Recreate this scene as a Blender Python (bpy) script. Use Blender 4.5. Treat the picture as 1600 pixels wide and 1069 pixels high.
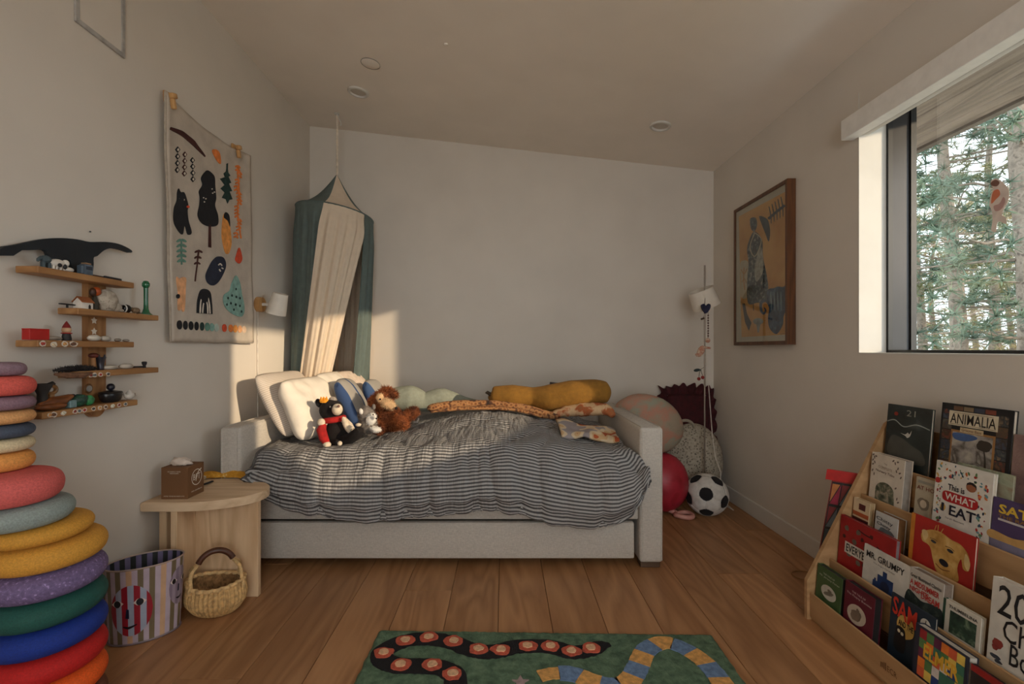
import bpy, bmesh, math, random
from mathutils import Vector, Matrix, noise
V = Vector
PI = math.pi
sin, cos = math.sin, math.cos
random.seed(7)
for o in list(bpy.data.objects):
    bpy.data.objects.remove(o, do_unlink=True)
scene = bpy.context.scene
COL = scene.collection

# ------------------------------------------------------------------ camera
F, CX, CY, H = 740.0, 787.0, 545.0, 1.046       # focal length and vanishing point in 1600x1069 pixels, eye height
cam_d = bpy.data.cameras.new('camera')
cam = bpy.data.objects.new('camera', cam_d)
COL.objects.link(cam)
cam.location = (0, 0, H)
cam.rotation_euler = (PI / 2, 0, 0)
cam_d.sensor_fit = 'HORIZONTAL'
cam_d.sensor_width = 36
cam_d.lens = F / 1600 * 36
cam_d.shift_x = (800 - CX) / 1600
cam_d.shift_y = (CY - 534.5) / 1600
cam_d.clip_start = 0.05
scene.camera = cam

# ------------------------------------------------------------------ room measures (metres)
XL, XR, YB, YR = -1.441, 1.56, 3.519, -1.7      # left wall, right wall, back wall, rear wall
ZL, ZR = 2.70, 2.363                            # ceiling height at the left and at the right wall
def zc(x): return ZL + (ZR - ZL) * (x - XL) / (XR - XL)
WY0, WY1, WZ0, WZ1 = 0.52, 2.084, 1.023, 2.17   # side window opening

# ------------------------------------------------------------------ light
world = bpy.data.worlds.new('world')
scene.world = world
world.use_nodes = True
bg = world.node_tree.nodes['Background']
bg.inputs[0].default_value = (0.80, 0.90, 1.0, 1)
bg.inputs[1].default_value = 2.6

sun_d = bpy.data.lights.new('sun', 'SUN')
sun_d.energy = 3.1
sun_d.color = (1.0, 0.77, 0.54)
sun_d.angle = math.radians(0.9)
sun = bpy.data.objects.new('sun', sun_d)
COL.objects.link(sun)
sun.location = (6, -3, 4)
sun.rotation_euler = V((-1, 0.61, -0.272)).to_track_quat('-Z', 'Y').to_euler()

def area(name, loc, direction, sx, sy, power, color, portal=False):
    d = bpy.data.lights.new(name, 'AREA')
    d.shape = 'RECTANGLE'
    d.size, d.size_y = sx, sy
    d.energy = power
    d.color = color
    if portal:
        d.cycles.is_portal = True
    o = bpy.data.objects.new(name, d)
    COL.objects.link(o)
    o.location = loc
    o.rotation_euler = V(direction).to_track_quat('-Z', 'Y').to_euler()
    return o
# unseen fill lamp added behind the camera to brighten the room
area('rear_fill_light', (0.35, YR + 0.12, 1.25), (0, 1, 0), 1.5, 1.9, 13, (1.0, 0.93, 0.85))
area('side_window_portal', (1.83, (WY0 + WY1) / 2, 1.5), (-1, 0, 0), WY1 - WY0, 1.0, 1, (1, 1, 1), portal=True)

vs = scene.view_settings
vs.view_transform = 'Standard'
vs.look = 'None'
vs.exposure = 0.55
vs.gamma = 1.0
vs.use_curve_mapping = False

# ------------------------------------------------------------------ pixel helpers: a ray of the photograph met with a known plane of the room
def PY(x, y, Y): return V(((x - CX) * Y / F, Y, H - (y - CY) * Y / F))
def PXp(x, y, X):
    Y = X * F / (x - CX)
    return V((X, Y, H - (y - CY) * Y / F))
def PZ(x, y, z):
    Y = F * (H - z) / (y - CY)
    return V(((x - CX) * Y / F, Y, z))
def PC(x, y):                                   # on the sloping ceiling
    d = V(((x - CX) / F, 1, -(y - CY) / F)); k = (ZR - ZL) / (XR - XL)
    t = (ZL - k * XL - H) / (d.z - k * d.x)
    return V((0, 0, H)) + d * t

# ------------------------------------------------------------------ materials
def lin(c):
    return tuple(((v / 255) / 12.92 if v <= 10 else (((v / 255) + 0.055) / 1.055) ** 2.4) for v in c)
MATS = {}
def base_mat(name):
    m = bpy.data.materials.new(name)
    m.use_nodes = True
    nt = m.node_tree
    b = nt.nodes['Principled BSDF']
    return m, nt, b
def nd(nt, t, **k):
    n = nt.nodes.new(t)
    for a, v in k.items():
        if a.startswith('i_'):
            n.inputs[int(a[2:])].default_value = v
        else:
            setattr(n, a, v)
    return n
def ramp(nt, stops, interp='LINEAR'):
    n = nt.nodes.new('ShaderNodeValToRGB')
    cr = n.color_ramp
    cr.interpolation = interp
    while len(cr.elements) > 1:
        cr.elements.remove(cr.elements[-1])
    cr.elements[0].position = stops[0][0]
    cr.elements[0].color = (*lin(stops[0][1]), 1)
    for p, c in stops[1:]:
        e = cr.elements.new(p)
        e.color = (*lin(c), 1)
    return n
def mat(c, rough=0.75, var=0.10, vs=25, bump=0.0, bs=150, metal=0, sheen=0.0, coat=0.0):
    key = (tuple(c), rough, var, vs, bump, bs, metal, sheen, coat)
    if key in MATS:
        return MATS[key]
    m, nt, b = base_mat('paint_%02x%02x%02x' % tuple(int(v) for v in c))
    L = nt.links
    tc = nd(nt, 'ShaderNodeTexCoord')
    if var > 0:
        n = nd(nt, 'ShaderNodeTexNoise')
        n.inputs['Scale'].default_value = vs
        n.inputs['Detail'].default_value = 3
        L.new(tc.outputs['Object'], n.inputs['Vector'])
        lo = tuple(max(0, v * (1 - var)) for v in c)
        hi = tuple(min(255, v * (1 + var)) for v in c)
        r = ramp(nt, [(0.3, lo), (0.7, hi)])
        L.new(n.outputs[0], r.inputs[0])
        L.new(r.outputs[0], b.inputs['Base Color'])
    else:
        b.inputs['Base Color'].default_value = (*lin(c), 1)
    b.inputs['Roughness'].default_value = rough
    b.inputs['Metallic'].default_value = metal
    if sheen:
        b.inputs['Sheen Weight'].default_value = sheen
    if coat:
        b.inputs['Coat Weight'].default_value = coat
    if bump:
        n2 = nd(nt, 'ShaderNodeTexNoise')
        n2.inputs['Scale'].default_value = bs
        n2.inputs['Detail'].default_value = 2
        L.new(tc.outputs['Object'], n2.inputs['Vector'])
        bn = nd(nt, 'ShaderNodeBump')
        bn.inputs['Strength'].default_value = bump
        bn.inputs['Distance'].default_value = 0.004
        L.new(n2.outputs[0], bn.inputs['Height'])
        L.new(bn.outputs[0], b.inputs['Normal'])
    MATS[key] = m
    return m
def wood(name, c1, c2, axis='Y', scale=1.0, rough=0.45, rnd=0.0, fine=0.5):
    if name in MATS:
        return MATS[name]
    m, nt, b = base_mat(name)
    L = nt.links
    tc = nd(nt, 'ShaderNodeTexCoord')
    oi = nd(nt, 'ShaderNodeObjectInfo')
    mp = nd(nt, 'ShaderNodeMapping')
    s = {'X': (0.12, 1, 1), 'Y': (1, 0.12, 1), 'Z': (1, 1, 0.12)}[axis]
    mp.inputs['Scale'].default_value = tuple(v * scale for v in s)
    ad = nd(nt, 'ShaderNodeVectorMath', operation='ADD')
    sc = nd(nt, 'ShaderNodeMath', operation='MULTIPLY')
    sc.inputs[1].default_value = 37.0
    L.new(oi.outputs['Random'], sc.inputs[0])
    L.new(tc.outputs['Object'], mp.inputs['Vector'])
    L.new(mp.outputs[0], ad.inputs[0])
    L.new(sc.outputs[0], ad.inputs[1])
    n1 = nd(nt, 'ShaderNodeTexNoise')
    n1.inputs['Scale'].default_value = 6
    n1.inputs['Detail'].default_value = 2
    n1.inputs['Distortion'].default_value = 0.6
    L.new(ad.outputs[0], n1.inputs['Vector'])
    mu = nd(nt, 'ShaderNodeMath', operation='MULTIPLY')
    mu.inputs[1].default_value = 14
    L.new(n1.outputs[0], mu.inputs[0])
    fr = nd(nt, 'ShaderNodeMath', operation='PINGPONG')
    fr.inputs[1].default_value = 1.0
    L.new(mu.outputs[0], fr.inputs[0])
    n2 = nd(nt, 'ShaderNodeTexNoise')
    n2.inputs['Scale'].default_value = 70
    n2.inputs['Detail'].default_value = 3
    L.new(ad.outputs[0], n2.inputs['Vector'])
    mx = nd(nt, 'ShaderNodeMath', operation='MULTIPLY_ADD')
    mx.inputs[1].default_value = fine
    L.new(n2.outputs[0], mx.inputs[0])
    m3 = nd(nt, 'ShaderNodeMath', operation='MULTIPLY')
    m3.inputs[1].default_value = 0.55
    L.new(fr.outputs[0], m3.inputs[0])
    L.new(m3.outputs[0], mx.inputs[2])
    r = ramp(nt, [(0.15, c1), (0.85, c2)])
    L.new(mx.outputs[0], r.inputs[0])
    out = r.outputs[0]
    if rnd:
        hs = nd(nt, 'ShaderNodeHueSaturation')
        mr = nd(nt, 'ShaderNodeMapRange')
        mr.inputs['To Min'].default_value = 1 - rnd
        mr.inputs['To Max'].default_value = 1 + rnd
        L.new(oi.outputs['Random'], mr.inputs['Value'])
        L.new(mr.outputs[0], hs.inputs['Value'])
        L.new(out, hs.inputs['Color'])
        out = hs.outputs[0]
    L.new(out, b.inputs['Base Color'])
    b.inputs['Roughness'].default_value = rough
    bn = nd(nt, 'ShaderNodeBump')
    bn.inputs['Strength'].default_value = 0.12
    bn.inputs['Distance'].default_value = 0.002
    L.new(mx.outputs[0], bn.inputs['Height'])
    L.new(bn.outputs[0], b.inputs['Normal'])
    MATS[name] = m
    return m
def stripe_uv(name, stops, period, rough=0.9, along='Y', bump=0.25, blur=None, crinkle=0.0):
    """stripes across the surface's own UV map (metres); stops are positions within one period"""
    m, nt, b = base_mat(name)
    L = nt.links
    uv = nd(nt, 'ShaderNodeUVMap')
    sp = nd(nt, 'ShaderNodeSeparateXYZ')
    L.new(uv.outputs[0], sp.inputs[0])
    dv = nd(nt, 'ShaderNodeMath', operation='DIVIDE')
    dv.inputs[1].default_value = period
    L.new(sp.outputs[along], dv.inputs[0])
    fr = nd(nt, 'ShaderNodeMath', operation='FRACT')
    L.new(dv.outputs[0], fr.inputs[0])
    r = ramp(nt, stops, 'LINEAR' if blur else 'CONSTANT')
    L.new(fr.outputs[0], r.inputs[0])
    n = nd(nt, 'ShaderNodeTexNoise')
    n.inputs['Scale'].default_value = 300
    L.new(uv.outputs[0], n.inputs['Vector'])
    mx = nd(nt, 'ShaderNodeMix', data_type='RGBA', blend_type='MULTIPLY')
    mx.inputs[0].default_value = 0.25
    L.new(r.outputs[0], mx.inputs[6])
    L.new(n.outputs[0], mx.inputs[7])
    L.new(mx.outputs[2], b.inputs['Base Color'])
    b.inputs['Roughness'].default_value = rough
    bn = nd(nt, 'ShaderNodeBump')
    bn.inputs['Strength'].default_value = bump
    bn.inputs['Distance'].default_value = 0.003
    L.new(n.outputs[0], bn.inputs['Height'])
    if crinkle:
        mp = nd(nt, 'ShaderNodeMapping')
        mp.inputs['Scale'].default_value = (70, 9, 1)
        L.new(uv.outputs[0], mp.inputs[0])
        n3 = nd(nt, 'ShaderNodeTexNoise')
        n3.inputs['Scale'].default_value = 1.0
        n3.inputs['Detail'].default_value = 3
        L.new(mp.outputs[0], n3.inputs['Vector'])
        b3 = nd(nt, 'ShaderNodeBump')
        b3.inputs['Strength'].default_value = 0.9
        b3.inputs['Distance'].default_value = crinkle
        L.new(n3.outputs[0], b3.inputs['Height'])
        L.new(bn.outputs[0], b3.inputs['Normal'])
        bn = b3
    L.new(bn.outputs[0], b.inputs['Normal'])
    return m
def blotch(name, stops, scale, kind='NOISE', rough=0.9, bump=0.2, interp='LINEAR', detail=3, coord='Object'):
    m, nt, b = base_mat(name)
    L = nt.links
    tc = nd(nt, 'ShaderNodeTexCoord')
    if kind == 'NOISE':
        n = nd(nt, 'ShaderNodeTexNoise')
        n.inputs['Detail'].default_value = detail
        n.inputs['Distortion'].default_value = 0.4
        src = n.outputs[0]
    else:
        n = nd(nt, 'ShaderNodeTexVoronoi')
        src = n.outputs['Distance'] if kind == 'VORO' else n.outputs['Color']
    n.inputs['Scale'].default_value = scale
    L.new(tc.outputs[coord], n.inputs['Vector'])
    r = ramp(nt, stops, interp)
    L.new(src, r.inputs[0])
    L.new(r.outputs[0], b.inputs['Base Color'])
    b.inputs['Roughness'].default_value = rough
    n2 = nd(nt, 'ShaderNodeTexNoise')
    n2.inputs['Scale'].default_value = 160
    L.new(tc.outputs['Object'], n2.inputs['Vector'])
    bn = nd(nt, 'ShaderNodeBump')
    bn.inputs['Strength'].default_value = bump
    bn.inputs['Distance'].default_value = 0.004
    L.new(n2.outputs[0], bn.inputs['Height'])
    L.new(bn.outputs[0], b.inputs['Normal'])
    return m
def glass_mat():
    m, nt, b = base_mat('window_glass')
    L = nt.links
    nt.nodes.remove(b)
    out = nt.nodes['Material Output']
    tr = nd(nt, 'ShaderNodeBsdfTransparent')
    tr.inputs[0].default_value = (0.90, 0.91, 0.89, 1)
    gl = nd(nt, 'ShaderNodeBsdfGlossy')
    gl.inputs['Roughness'].default_value = 0.03
    lw = nd(nt, 'ShaderNodeLayerWeight')
    pw = nd(nt, 'ShaderNodeMath', operation='POWER')
    pw.inputs[1].default_value = 4.0
    L.new(lw.outputs['Facing'], pw.inputs[0])
    fr = nd(nt, 'ShaderNodeMath', operation='MULTIPLY_ADD')
    fr.inputs[1].default_value = 0.8
    fr.inputs[2].default_value = 0.045
    L.new(pw.outputs[0], fr.inputs[0])
    mx = nd(nt, 'ShaderNodeMixShader')
    L.new(fr.outputs[0], mx.inputs[0])
    L.new(tr.outputs[0], mx.inputs[1])
    L.new(gl.outputs[0], mx.inputs[2])
    L.new(mx.outputs[0], out.inputs[0])
    return m

# ------------------------------------------------------------------ things, parts and meshes
def root_of(o):
    while o.parent:
        o = o.parent
    return o
def tag(o, label=None, cat=None, group=None, kind=None):
    if label: o['label'] = label
    if cat: o['category'] = cat
    if group: o['group'] = group
    if kind: o['kind'] = kind
    return o
def thing(name, label, cat, loc=(0, 0, 0), group=None, rot=None):
    o = bpy.data.objects.new(name, None)
    COL.objects.link(o)
    o.empty_display_size = 0.05
    o.location = loc
    if rot:
        o.rotation_euler = rot
    return tag(o, label, cat, group)
class MB:
    def __init__(s):
        s.v, s.f, s.uv, s.mi = [], [], None, []
    def add(s, vs, fs, m=0):
        k = len(s.v)
        s.v += [V(p) for p in vs]
        s.f += [tuple(i + k for i in f) for f in fs]
        s.mi += [m] * len(fs)
        return s
    def bm(s, b, m=0):
        b.verts.index_update()
        s.add([v.co.copy() for v in b.verts], [[v.index for v in f.verts] for f in b.faces], m)
        b.free()
        return s
    def box(s, c, size, rot=None, bev=0.0, seg=2, m=0):
        b = bmesh.new()
        bmesh.ops.create_cube(b, size=1)
        bmesh.ops.scale(b, vec=size, verts=b.verts)
        if bev:
            bmesh.ops.bevel(b, geom=b.edges[:], offset=bev, segments=seg, affect='EDGES', profile=0.5)
        M = Matrix.Translation(c)
        if rot is not None:
            M = M @ (rot.to_matrix().to_4x4() if hasattr(rot, 'to_matrix') else rot.to_4x4())
        bmesh.ops.transform(b, matrix=M, verts=b.verts)
        return s.bm(b, m)
    def box2(s, a, b, bev=0.0, seg=2, m=0):
        a, b = V(a), V(b)
        return s.box((a + b) / 2, [abs(b[i] - a[i]) for i in range(3)], None, bev, seg, m)
    def tube(s, pts, r, seg=8, caps=True, closed=False, m=0, flat=1.0):
        pts = [V(p) for p in pts]
        n = len(pts)
        rs = r if isinstance(r, (list, tuple)) else [r] * n
        vs, fs = [], []
        up = None
        for i, p in enumerate(pts):
            if closed:
                t = pts[(i + 1) % n] - pts[i - 1]
            else:
                t = pts[min(i + 1, n - 1)] - pts[max(i - 1, 0)]
            t.normalize()
            if up is None:
                up = V((0, 0, 1)) if abs(t.z) < 0.9 else V((1, 0, 0))
            a = t.cross(up)
            if a.length < 1e-6:
                a = t.cross(V((0, 1, 0.3)))
            a.normalize()
            up = a.cross(t).normalized()
            for k in range(seg):
                th = 2 * PI * k / seg
                vs.append(p + a * (cos(th) * rs[i]) + up * (sin(th) * rs[i] * flat))
        m_ = n if closed else n - 1
        for i in range(m_):
            for k in range(seg):
                j = (i + 1) % n
                fs.append((i * seg + k, i * seg + (k + 1) % seg, j * seg + (k + 1) % seg, j * seg + k))
        if caps and not closed:
            fs.append(tuple(range(seg))[::-1])
            fs.append(tuple((n - 1) * seg + k for k in range(seg)))
        return s.add(vs, fs, m)
    def lathe(s, prof, c=(0, 0, 0), seg=32, M=None, m=0, sx=1.0, sy=1.0, cap0=True, cap1=True, fn=None):
        vs, fs = [], []
        for i, (r, z) in enumerate(prof):
            for k in range(seg):
                th = 2 * PI * k / seg
                q = r if fn is None else r * fn(th, z)
                p = V((q * cos(th) * sx, q * sin(th) * sy, z))
                if M is not None:
                    p = M @ p
                vs.append(p + V(c))
        n = len(prof)
        for i in range(n - 1):
            for k in range(seg):
                fs.append((i * seg + k, i * seg + (k + 1) % seg, (i + 1) * seg + (k + 1) % seg, (i + 1) * seg + k))
        if cap0: fs.append(tuple(range(seg))[::-1])
        if cap1: fs.append(tuple((n - 1) * seg + k for k in range(seg)))
        return s.add(vs, fs, m)
    def ell(s, c, rad, rot=None, seg=20, rings=12, m=0, fn=None):
        vs, fs = [], []
        R = rot.to_matrix() if rot is not None and hasattr(rot, 'to_matrix') else rot
        if not hasattr(rad, '__len__'): rad = (rad,) * 3
        for i in range(rings + 1):
            ph = PI * i / rings
            for k in range(seg):
                th = 2 * PI * k / seg
                d = V((sin(ph) * cos(th), sin(ph) * sin(th), cos(ph)))
                q = 1 if fn is None else fn(d)
                p = V((d.x * rad[0] * q, d.y * rad[1] * q, d.z * rad[2] * q))
                if R is not None:
                    p = R @ p
                vs.append(V(c) + p)
        for i in range(rings):
            for k in range(seg):
                fs.append((i * seg + k, (i + 1) * seg + k, (i + 1) * seg + (k + 1) % seg, i * seg + (k + 1) % seg))
        return s.add(vs, fs, m)
    def prism(s, pts, d, m=0):
        """closed 3-D polygon extruded by vector d"""
        pts = [V(p) for p in pts]
        n = len(pts)
        d = V(d)
        s.add(pts + [p + d for p in pts], [tuple(range(n))[::-1], tuple(range(n, 2 * n))] +
              [(i, (i + 1) % n, n + (i + 1) % n, n + i) for i in range(n)], m)
        return s
    def flat(s, pts, m=0):
        return s.add(pts, [tuple(range(len(pts)))], m)
    def grid(s, fn, nu, nv, m=0, uvfn=None, closeu=False):
        vs, fs = [], []
        for j in range(nv + 1):
            for i in range(nu + 1):
                vs.append(fn(i / nu, j / nv))
        for j in range(nv):
            for i in range(nu):
                a = j * (nu + 1) + i
                fs.append((a, a + 1, a + nu + 2, a + nu + 1))
        if uvfn:
            if s.uv is None: s.uv = {}
            k = len(s.v)
            for j in range(nv + 1):
                for i in range(nu + 1):
                    s.uv[k + j * (nu + 1) + i] = uvfn(i / nu, j / nv)
        return s.add(vs, fs, m)
    def mesh(s, name, mats, M=None, sharp=35, smooth=True, weld=False):
        me = bpy.data.meshes.new(name)
        vs = [M @ p for p in s.v] if M is not None else s.v
        me.from_pydata([tuple(p) for p in vs], [], s.f)
        for mm in (mats if isinstance(mats, (list, tuple)) else [mats]):
            me.materials.append(mm)
        for p, k in zip(me.polygons, s.mi):
            p.material_index = k
        if s.uv:
            ul = me.uv_layers.new(name='UVMap')
            for lp in me.loops:
                if lp.vertex_index in s.uv:
                    ul.data[lp.index].uv = s.uv[lp.vertex_index]
        b = bmesh.new()
        b.from_mesh(me)
        if weld:
            bmesh.ops.remove_doubles(b, verts=b.verts, dist=1e-5)
        bmesh.ops.recalc_face_normals(b, faces=b.faces)
        b.to_mesh(me)
        b.free()
        if smooth:
            me.shade_smooth()
            me.set_sharp_from_angle(angle=math.radians(sharp))
        me.update()
        return me
    def build(s, name, mats, parent=None, world=True, sharp=35, smooth=True, weld=False, label=None, kind=None):
        M = None
        if parent is not None and world:
            M = root_of(parent).matrix_basis.inverted()
        o = bpy.data.objects.new(name, s.mesh(name, mats, M, sharp, smooth, weld))
        COL.objects.link(o)
        o.parent = parent
        if label: o['label'] = label
        if kind: o['kind'] = kind
        return o
def single(name, mb, mats, label, cat, group=None, origin=None, **k):
    """a thing that is one mesh; its origin goes to its base"""
    if origin is None:
        lo = [min(p[i] for p in mb.v) for i in range(3)]
        hi = [max(p[i] for p in mb.v) for i in range(3)]
        origin = V(((lo[0] + hi[0]) / 2, (lo[1] + hi[1]) / 2, lo[2]))
    mb.v = [p - V(origin) for p in mb.v]
    o = mb.build(name, mats, None, world=False, **k)
    o.location = origin
    return tag(o, label, cat, group)
def copy_tree(o, parent=None):
    c = o.copy()
    COL.objects.link(c)
    c.parent = parent
    for ch in [x for x in bpy.data.objects if x.parent == o]:
        copy_tree(ch, c)
    return c
def struct(name, mb, m, label=None, parent=None, **k):
    o = mb.build(name, m, parent, **k)
    if parent is None:
        o['kind'] = 'structure'
    if label: o['label'] = label
    return o

# ------------------------------------------------------------------ 2-D shapes
def circ(cx, cy, rx, ry=None, n=20, rot=0.0, wob=0.0, seed=0):
    ry = rx if ry is None else ry
    out = []
    for i in range(n):
        t = 2 * PI * i / n
        q = 1 + wob * noise.noise(V((cos(t) * 1.6 + seed, sin(t) * 1.6, seed * 0.7)))
        x, y = rx * cos(t) * q, ry * sin(t) * q
        out.append((cx + x * cos(rot) - y * sin(rot), cy + x * sin(rot) + y * cos(rot)))
    return out
def spline(pts, n=5, closed=True):
    out, N = [], len(pts)
    rng = range(N) if closed else range(N - 1)
    for i in rng:
        if closed:
            p0, p1, p2, p3 = pts[i - 1], pts[i], pts[(i + 1) % N], pts[(i + 2) % N]
        else:
            p0, p1, p2, p3 = pts[max(i - 1, 0)], pts[i], pts[i + 1], pts[min(i + 2, N - 1)]
        for k in range(n):
            t = k / n
            out.append(tuple(0.5 * (2 * b + (c - a) * t + (2 * a - 5 * b + 4 * c - d) * t * t + (3 * b - a - 3 * c + d) * t ** 3)
                             for a, b, c, d in zip(p0, p1, p2, p3)))
    if not closed:
        out.append(tuple(pts[-1]))
    return out
def band(pts, w, n=6):
    """a ribbon polygon along a 2-D path; w = half width (number or list)"""
    P = spline(pts, n, closed=False)
    N = len(P)
    Lh, Rh = [], []
    for i, p in enumerate(P):
        a, b = P[max(i - 1, 0)], P[min(i + 1, N - 1)]
        dx, dy = b[0] - a[0], b[1] - a[1]
        q = math.hypot(dx, dy) or 1
        if hasattr(w, '__len__'):
            f = i / (N - 1) * (len(w) - 1)
            k = min(int(f), len(w) - 2)
            hw = w[k] + (w[k + 1] - w[k]) * (f - k)
        else:
            hw = w
        Lh.append((p[0] - dy / q * hw, p[1] + dx / q * hw))
        Rh.append((p[0] + dy / q * hw, p[1] - dx / q * hw))
    return Lh + Rh[::-1]
TXT = {}
def text_mesh(t, bold=0.0, spacing=1.0):
    key = (t, bold, spacing)
    if key not in TXT:
        c = bpy.data.curves.new('lettering', 'FONT')
        c.body = t
        c.align_x = 'CENTER'
        c.resolution_u = 2
        c.offset = bold
        c.space_character = spacing
        o = bpy.data.objects.new('lettering', c)
        me = bpy.data.meshes.new_from_object(o)
        TXT[key] = ([v.co.copy() for v in me.vertices], [tuple(p.vertices) for p in me.polygons])
        bpy.data.objects.remove(o)
        bpy.data.curves.remove(c)
        bpy.data.meshes.remove(me)
    return TXT[key]
def text_geo(mb, t, fn, x0, x1, y0, y1, bold=0.0, m=0, slant=0.0, wave=None):
    """lettering fitted into a box of the 2-D frame fn(u, w)"""
    vs, fs = text_mesh(t, bold)
    if not vs: return
    ax, bx = min(v.x for v in vs), max(v.x for v in vs)
    ay, by = min(v.y for v in vs), max(v.y for v in vs)
    out = []
    for v in vs:
        a = (v.x - ax) / (bx - ax or 1)
        b = (v.y - ay) / (by - ay or 1)
        yy = y0 + (y1 - y0) * b + (wave(a) if wave else 0) + slant * a
        out.append(fn(x0 + (x1 - x0) * a, yy))
    mb.add(out, fs, m)
def smooth01(a, b, x):
    t = max(0.0, min(1.0, (x - a) / (b - a)))
    return t * t * (3 - 2 * t)
def interp(tab, x):
    if x <= tab[0][0]: return tab[0][1]
    for (a, b), (c, d) in zip(tab, tab[1:]):
        if x <= c:
            return b + (d - b) * (x - a) / (c - a)
    return tab[-1][1]
def fur_on(mb, n, length, width, m=0, seed=1, droop=0.3, jitter=0.6, mats=None):
    """fine tapering tufts spread over the faces already in mb"""
    rnd = random.Random(seed)
    tris, areas = [], []
    for f in list(mb.f):
        for k in range(1, len(f) - 1):
            a, b, c = mb.v[f[0]], mb.v[f[k]], mb.v[f[k + 1]]
            nn = (b - a).cross(c - a)
            if nn.length > 1e-12:
                tris.append((a, b, c, nn.normalized()))
                areas.append(nn.length)
    cen = V((0, 0, 0))
    for p in mb.v: cen += p
    cen /= len(mb.v)
    vs, fs, ms = [], [], []
    for a, b, c, nn in rnd.choices(tris, areas, k=n):
        u, w = rnd.random(), rnd.random()
        if u + w > 1: u, w = 1 - u, 1 - w
        p = a + (b - a) * u + (c - a) * w
        if nn.dot(p - cen) < 0: nn = -nn
        d = (nn + V((rnd.uniform(-1, 1), rnd.uniform(-1, 1), rnd.uniform(-1, 1))) * jitter - V((0, 0, droop))).normalized()
        t = d.cross(V((rnd.uniform(-1, 1), rnd.uniform(-1, 1), rnd.uniform(-1, 1))))
        if t.length < 1e-5: continue
        t.normalize()
        L = length * rnd.uniform(0.6, 1.2)
        k = len(vs)
        vs += [p - t * width - nn * 0.002, p + t * width - nn * 0.002, p + d * L]
        fs.append((k, k + 1, k + 2))
    mb.add(vs, fs, m)
    return mb

# ------------------------------------------------------------------ the room
WALL = mat((216, 207, 196), 0.85, 0.015, 3, 0.05, 400)
CEIL = mat((238, 227, 214), 0.9, 0.015, 3, 0.05, 300)
WHITE = mat((214, 210, 203), 0.55, 0.02, 6)
OAK = wood('oak_floor', (150, 104, 66), (182, 134, 92), 'Y', 1.0, 0.42, 0.16, 0.45)

sub = struct('floor', MB().box2((XL - .1, YR - .1, -0.06), (XR + .1, YB + .1, -0.016)), mat((60, 44, 32), 0.9), 'oak plank floor of the bedroom')
PW = 0.203
k0 = int((XL + 0.021) / PW) - 1
joints = {-1: [1.64], -2: [2.05, 0.6], -3: [1.2, 3.0], 0: [0.9, 2.75], 1: [1.25], 2: [2.6, 0.4], 3: [1.0, 2.9],
          5: [2.2, 0.5], 6: [1.94, 0.3], 4: [1.3, 3.1], 7: [2.73, 1.0], -4: [2.45, 0.8], -5: [1.5, 3.2], -6: [2.3, 0.5], -7: [1.4, 2.8]}
rp = random.Random(3)
for k in range(k0, k0 + 18):
    a = max(-0.021 + k * PW, XL + .001)
    b = min(-0.021 + (k + 1) * PW, XR - .001)
    if b - a < 0.01: continue
    ys = sorted([YR + .002] + [y for y in joints.get(k, [0.7, 2.4])] + [-0.9 + rp.uniform(-.3, .3)] + [YB - .002])
    for y0, y1 in zip(ys, ys[1:]):
        g = 0.0009
        mb = MB().box(((a + b) / 2, (y0 + y1) / 2, -0.008), (b - a - 2 * g, y1 - y0 - 2 * g, 0.016), None, 0.0012, 1)
        c = V(((a + b) / 2, (y0 + y1) / 2, 0))
        mb.v = [p - c for p in mb.v]
        o = mb.build('plank', OAK, sub, world=False)
        o.location = c

# walls: slabs outside the room faces; the side wall keeps an opening for the window, the rear wall one for the added window
TH = 0.24
mb = MB().prism([(XL, YR, 0), (XL, YB, 0), (XL, YB, ZL), (XL, YR, ZL)], (-TH, 0, 0))
struct('wall_left', mb, WALL, 'white side wall that carries the quilt and the tiered shelf', sharp=20)
mb = MB().prism([(XL - TH, YB, 0), (XR + TH, YB, 0), (XR + TH, YB, zc(XR + TH)), (XL - TH, YB, zc(XL - TH))], (0, 0.15, 0))
struct('wall_back', mb, WALL, 'white wall behind the daybed', sharp=20)
mb = MB()
def rect_x(mb, y0, y1, z0, z1): mb.box2((XR, y0, z0), (XR + TH, y1, z1))
rect_x(mb, YR, WY0, 0, ZR); rect_x(mb, WY1, YB, 0, ZR); rect_x(mb, WY0, WY1, 0, WZ0); rect_x(mb, WY0, WY1, WZ1, ZR)
mb.box2((XR, WY0, 2.02), (XR + .04, WY1, WZ1))     # lip in front of the shade pocket
struct('wall_right', mb, WALL, 'white side wall with the window and the framed print', sharp=20)
mb = MB()
RX0, RX1, RZ0, RZ1 = -0.45, 1.15, 0.25, 2.25
for a, b in (((XL - TH, 0), (RX0, ZR)), ((RX1, 0), (XR + TH, ZR)), ((RX0, 0), (RX1, RZ0)), ((RX0, RZ1), (RX1, ZR))):
    mb.box2((a[0], YR - .15, a[1]), (b[0], YR, b[1]))
mb.prism([(XL - TH, YR, ZR), (XR + TH, YR, ZR), (XL - TH, YR, zc(XL - TH))], (0, -.15, 0))
struct('wall_rear', mb, WALL, 'white wall behind the viewpoint', sharp=20)
mb = MB().prism([(XL - TH, YR - .15, zc(XL - TH)), (XR + TH, YR - .15, zc(XR + TH)), (XR + TH, YB + .15, zc(XR + TH)), (XL - TH, YB + .15, zc(XL - TH))], (0, 0, 0.14))
struct('ceiling', mb, CEIL, 'plain pale ceiling sloping down towards the window wall', sharp=20)
BBH = 0.095
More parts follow.
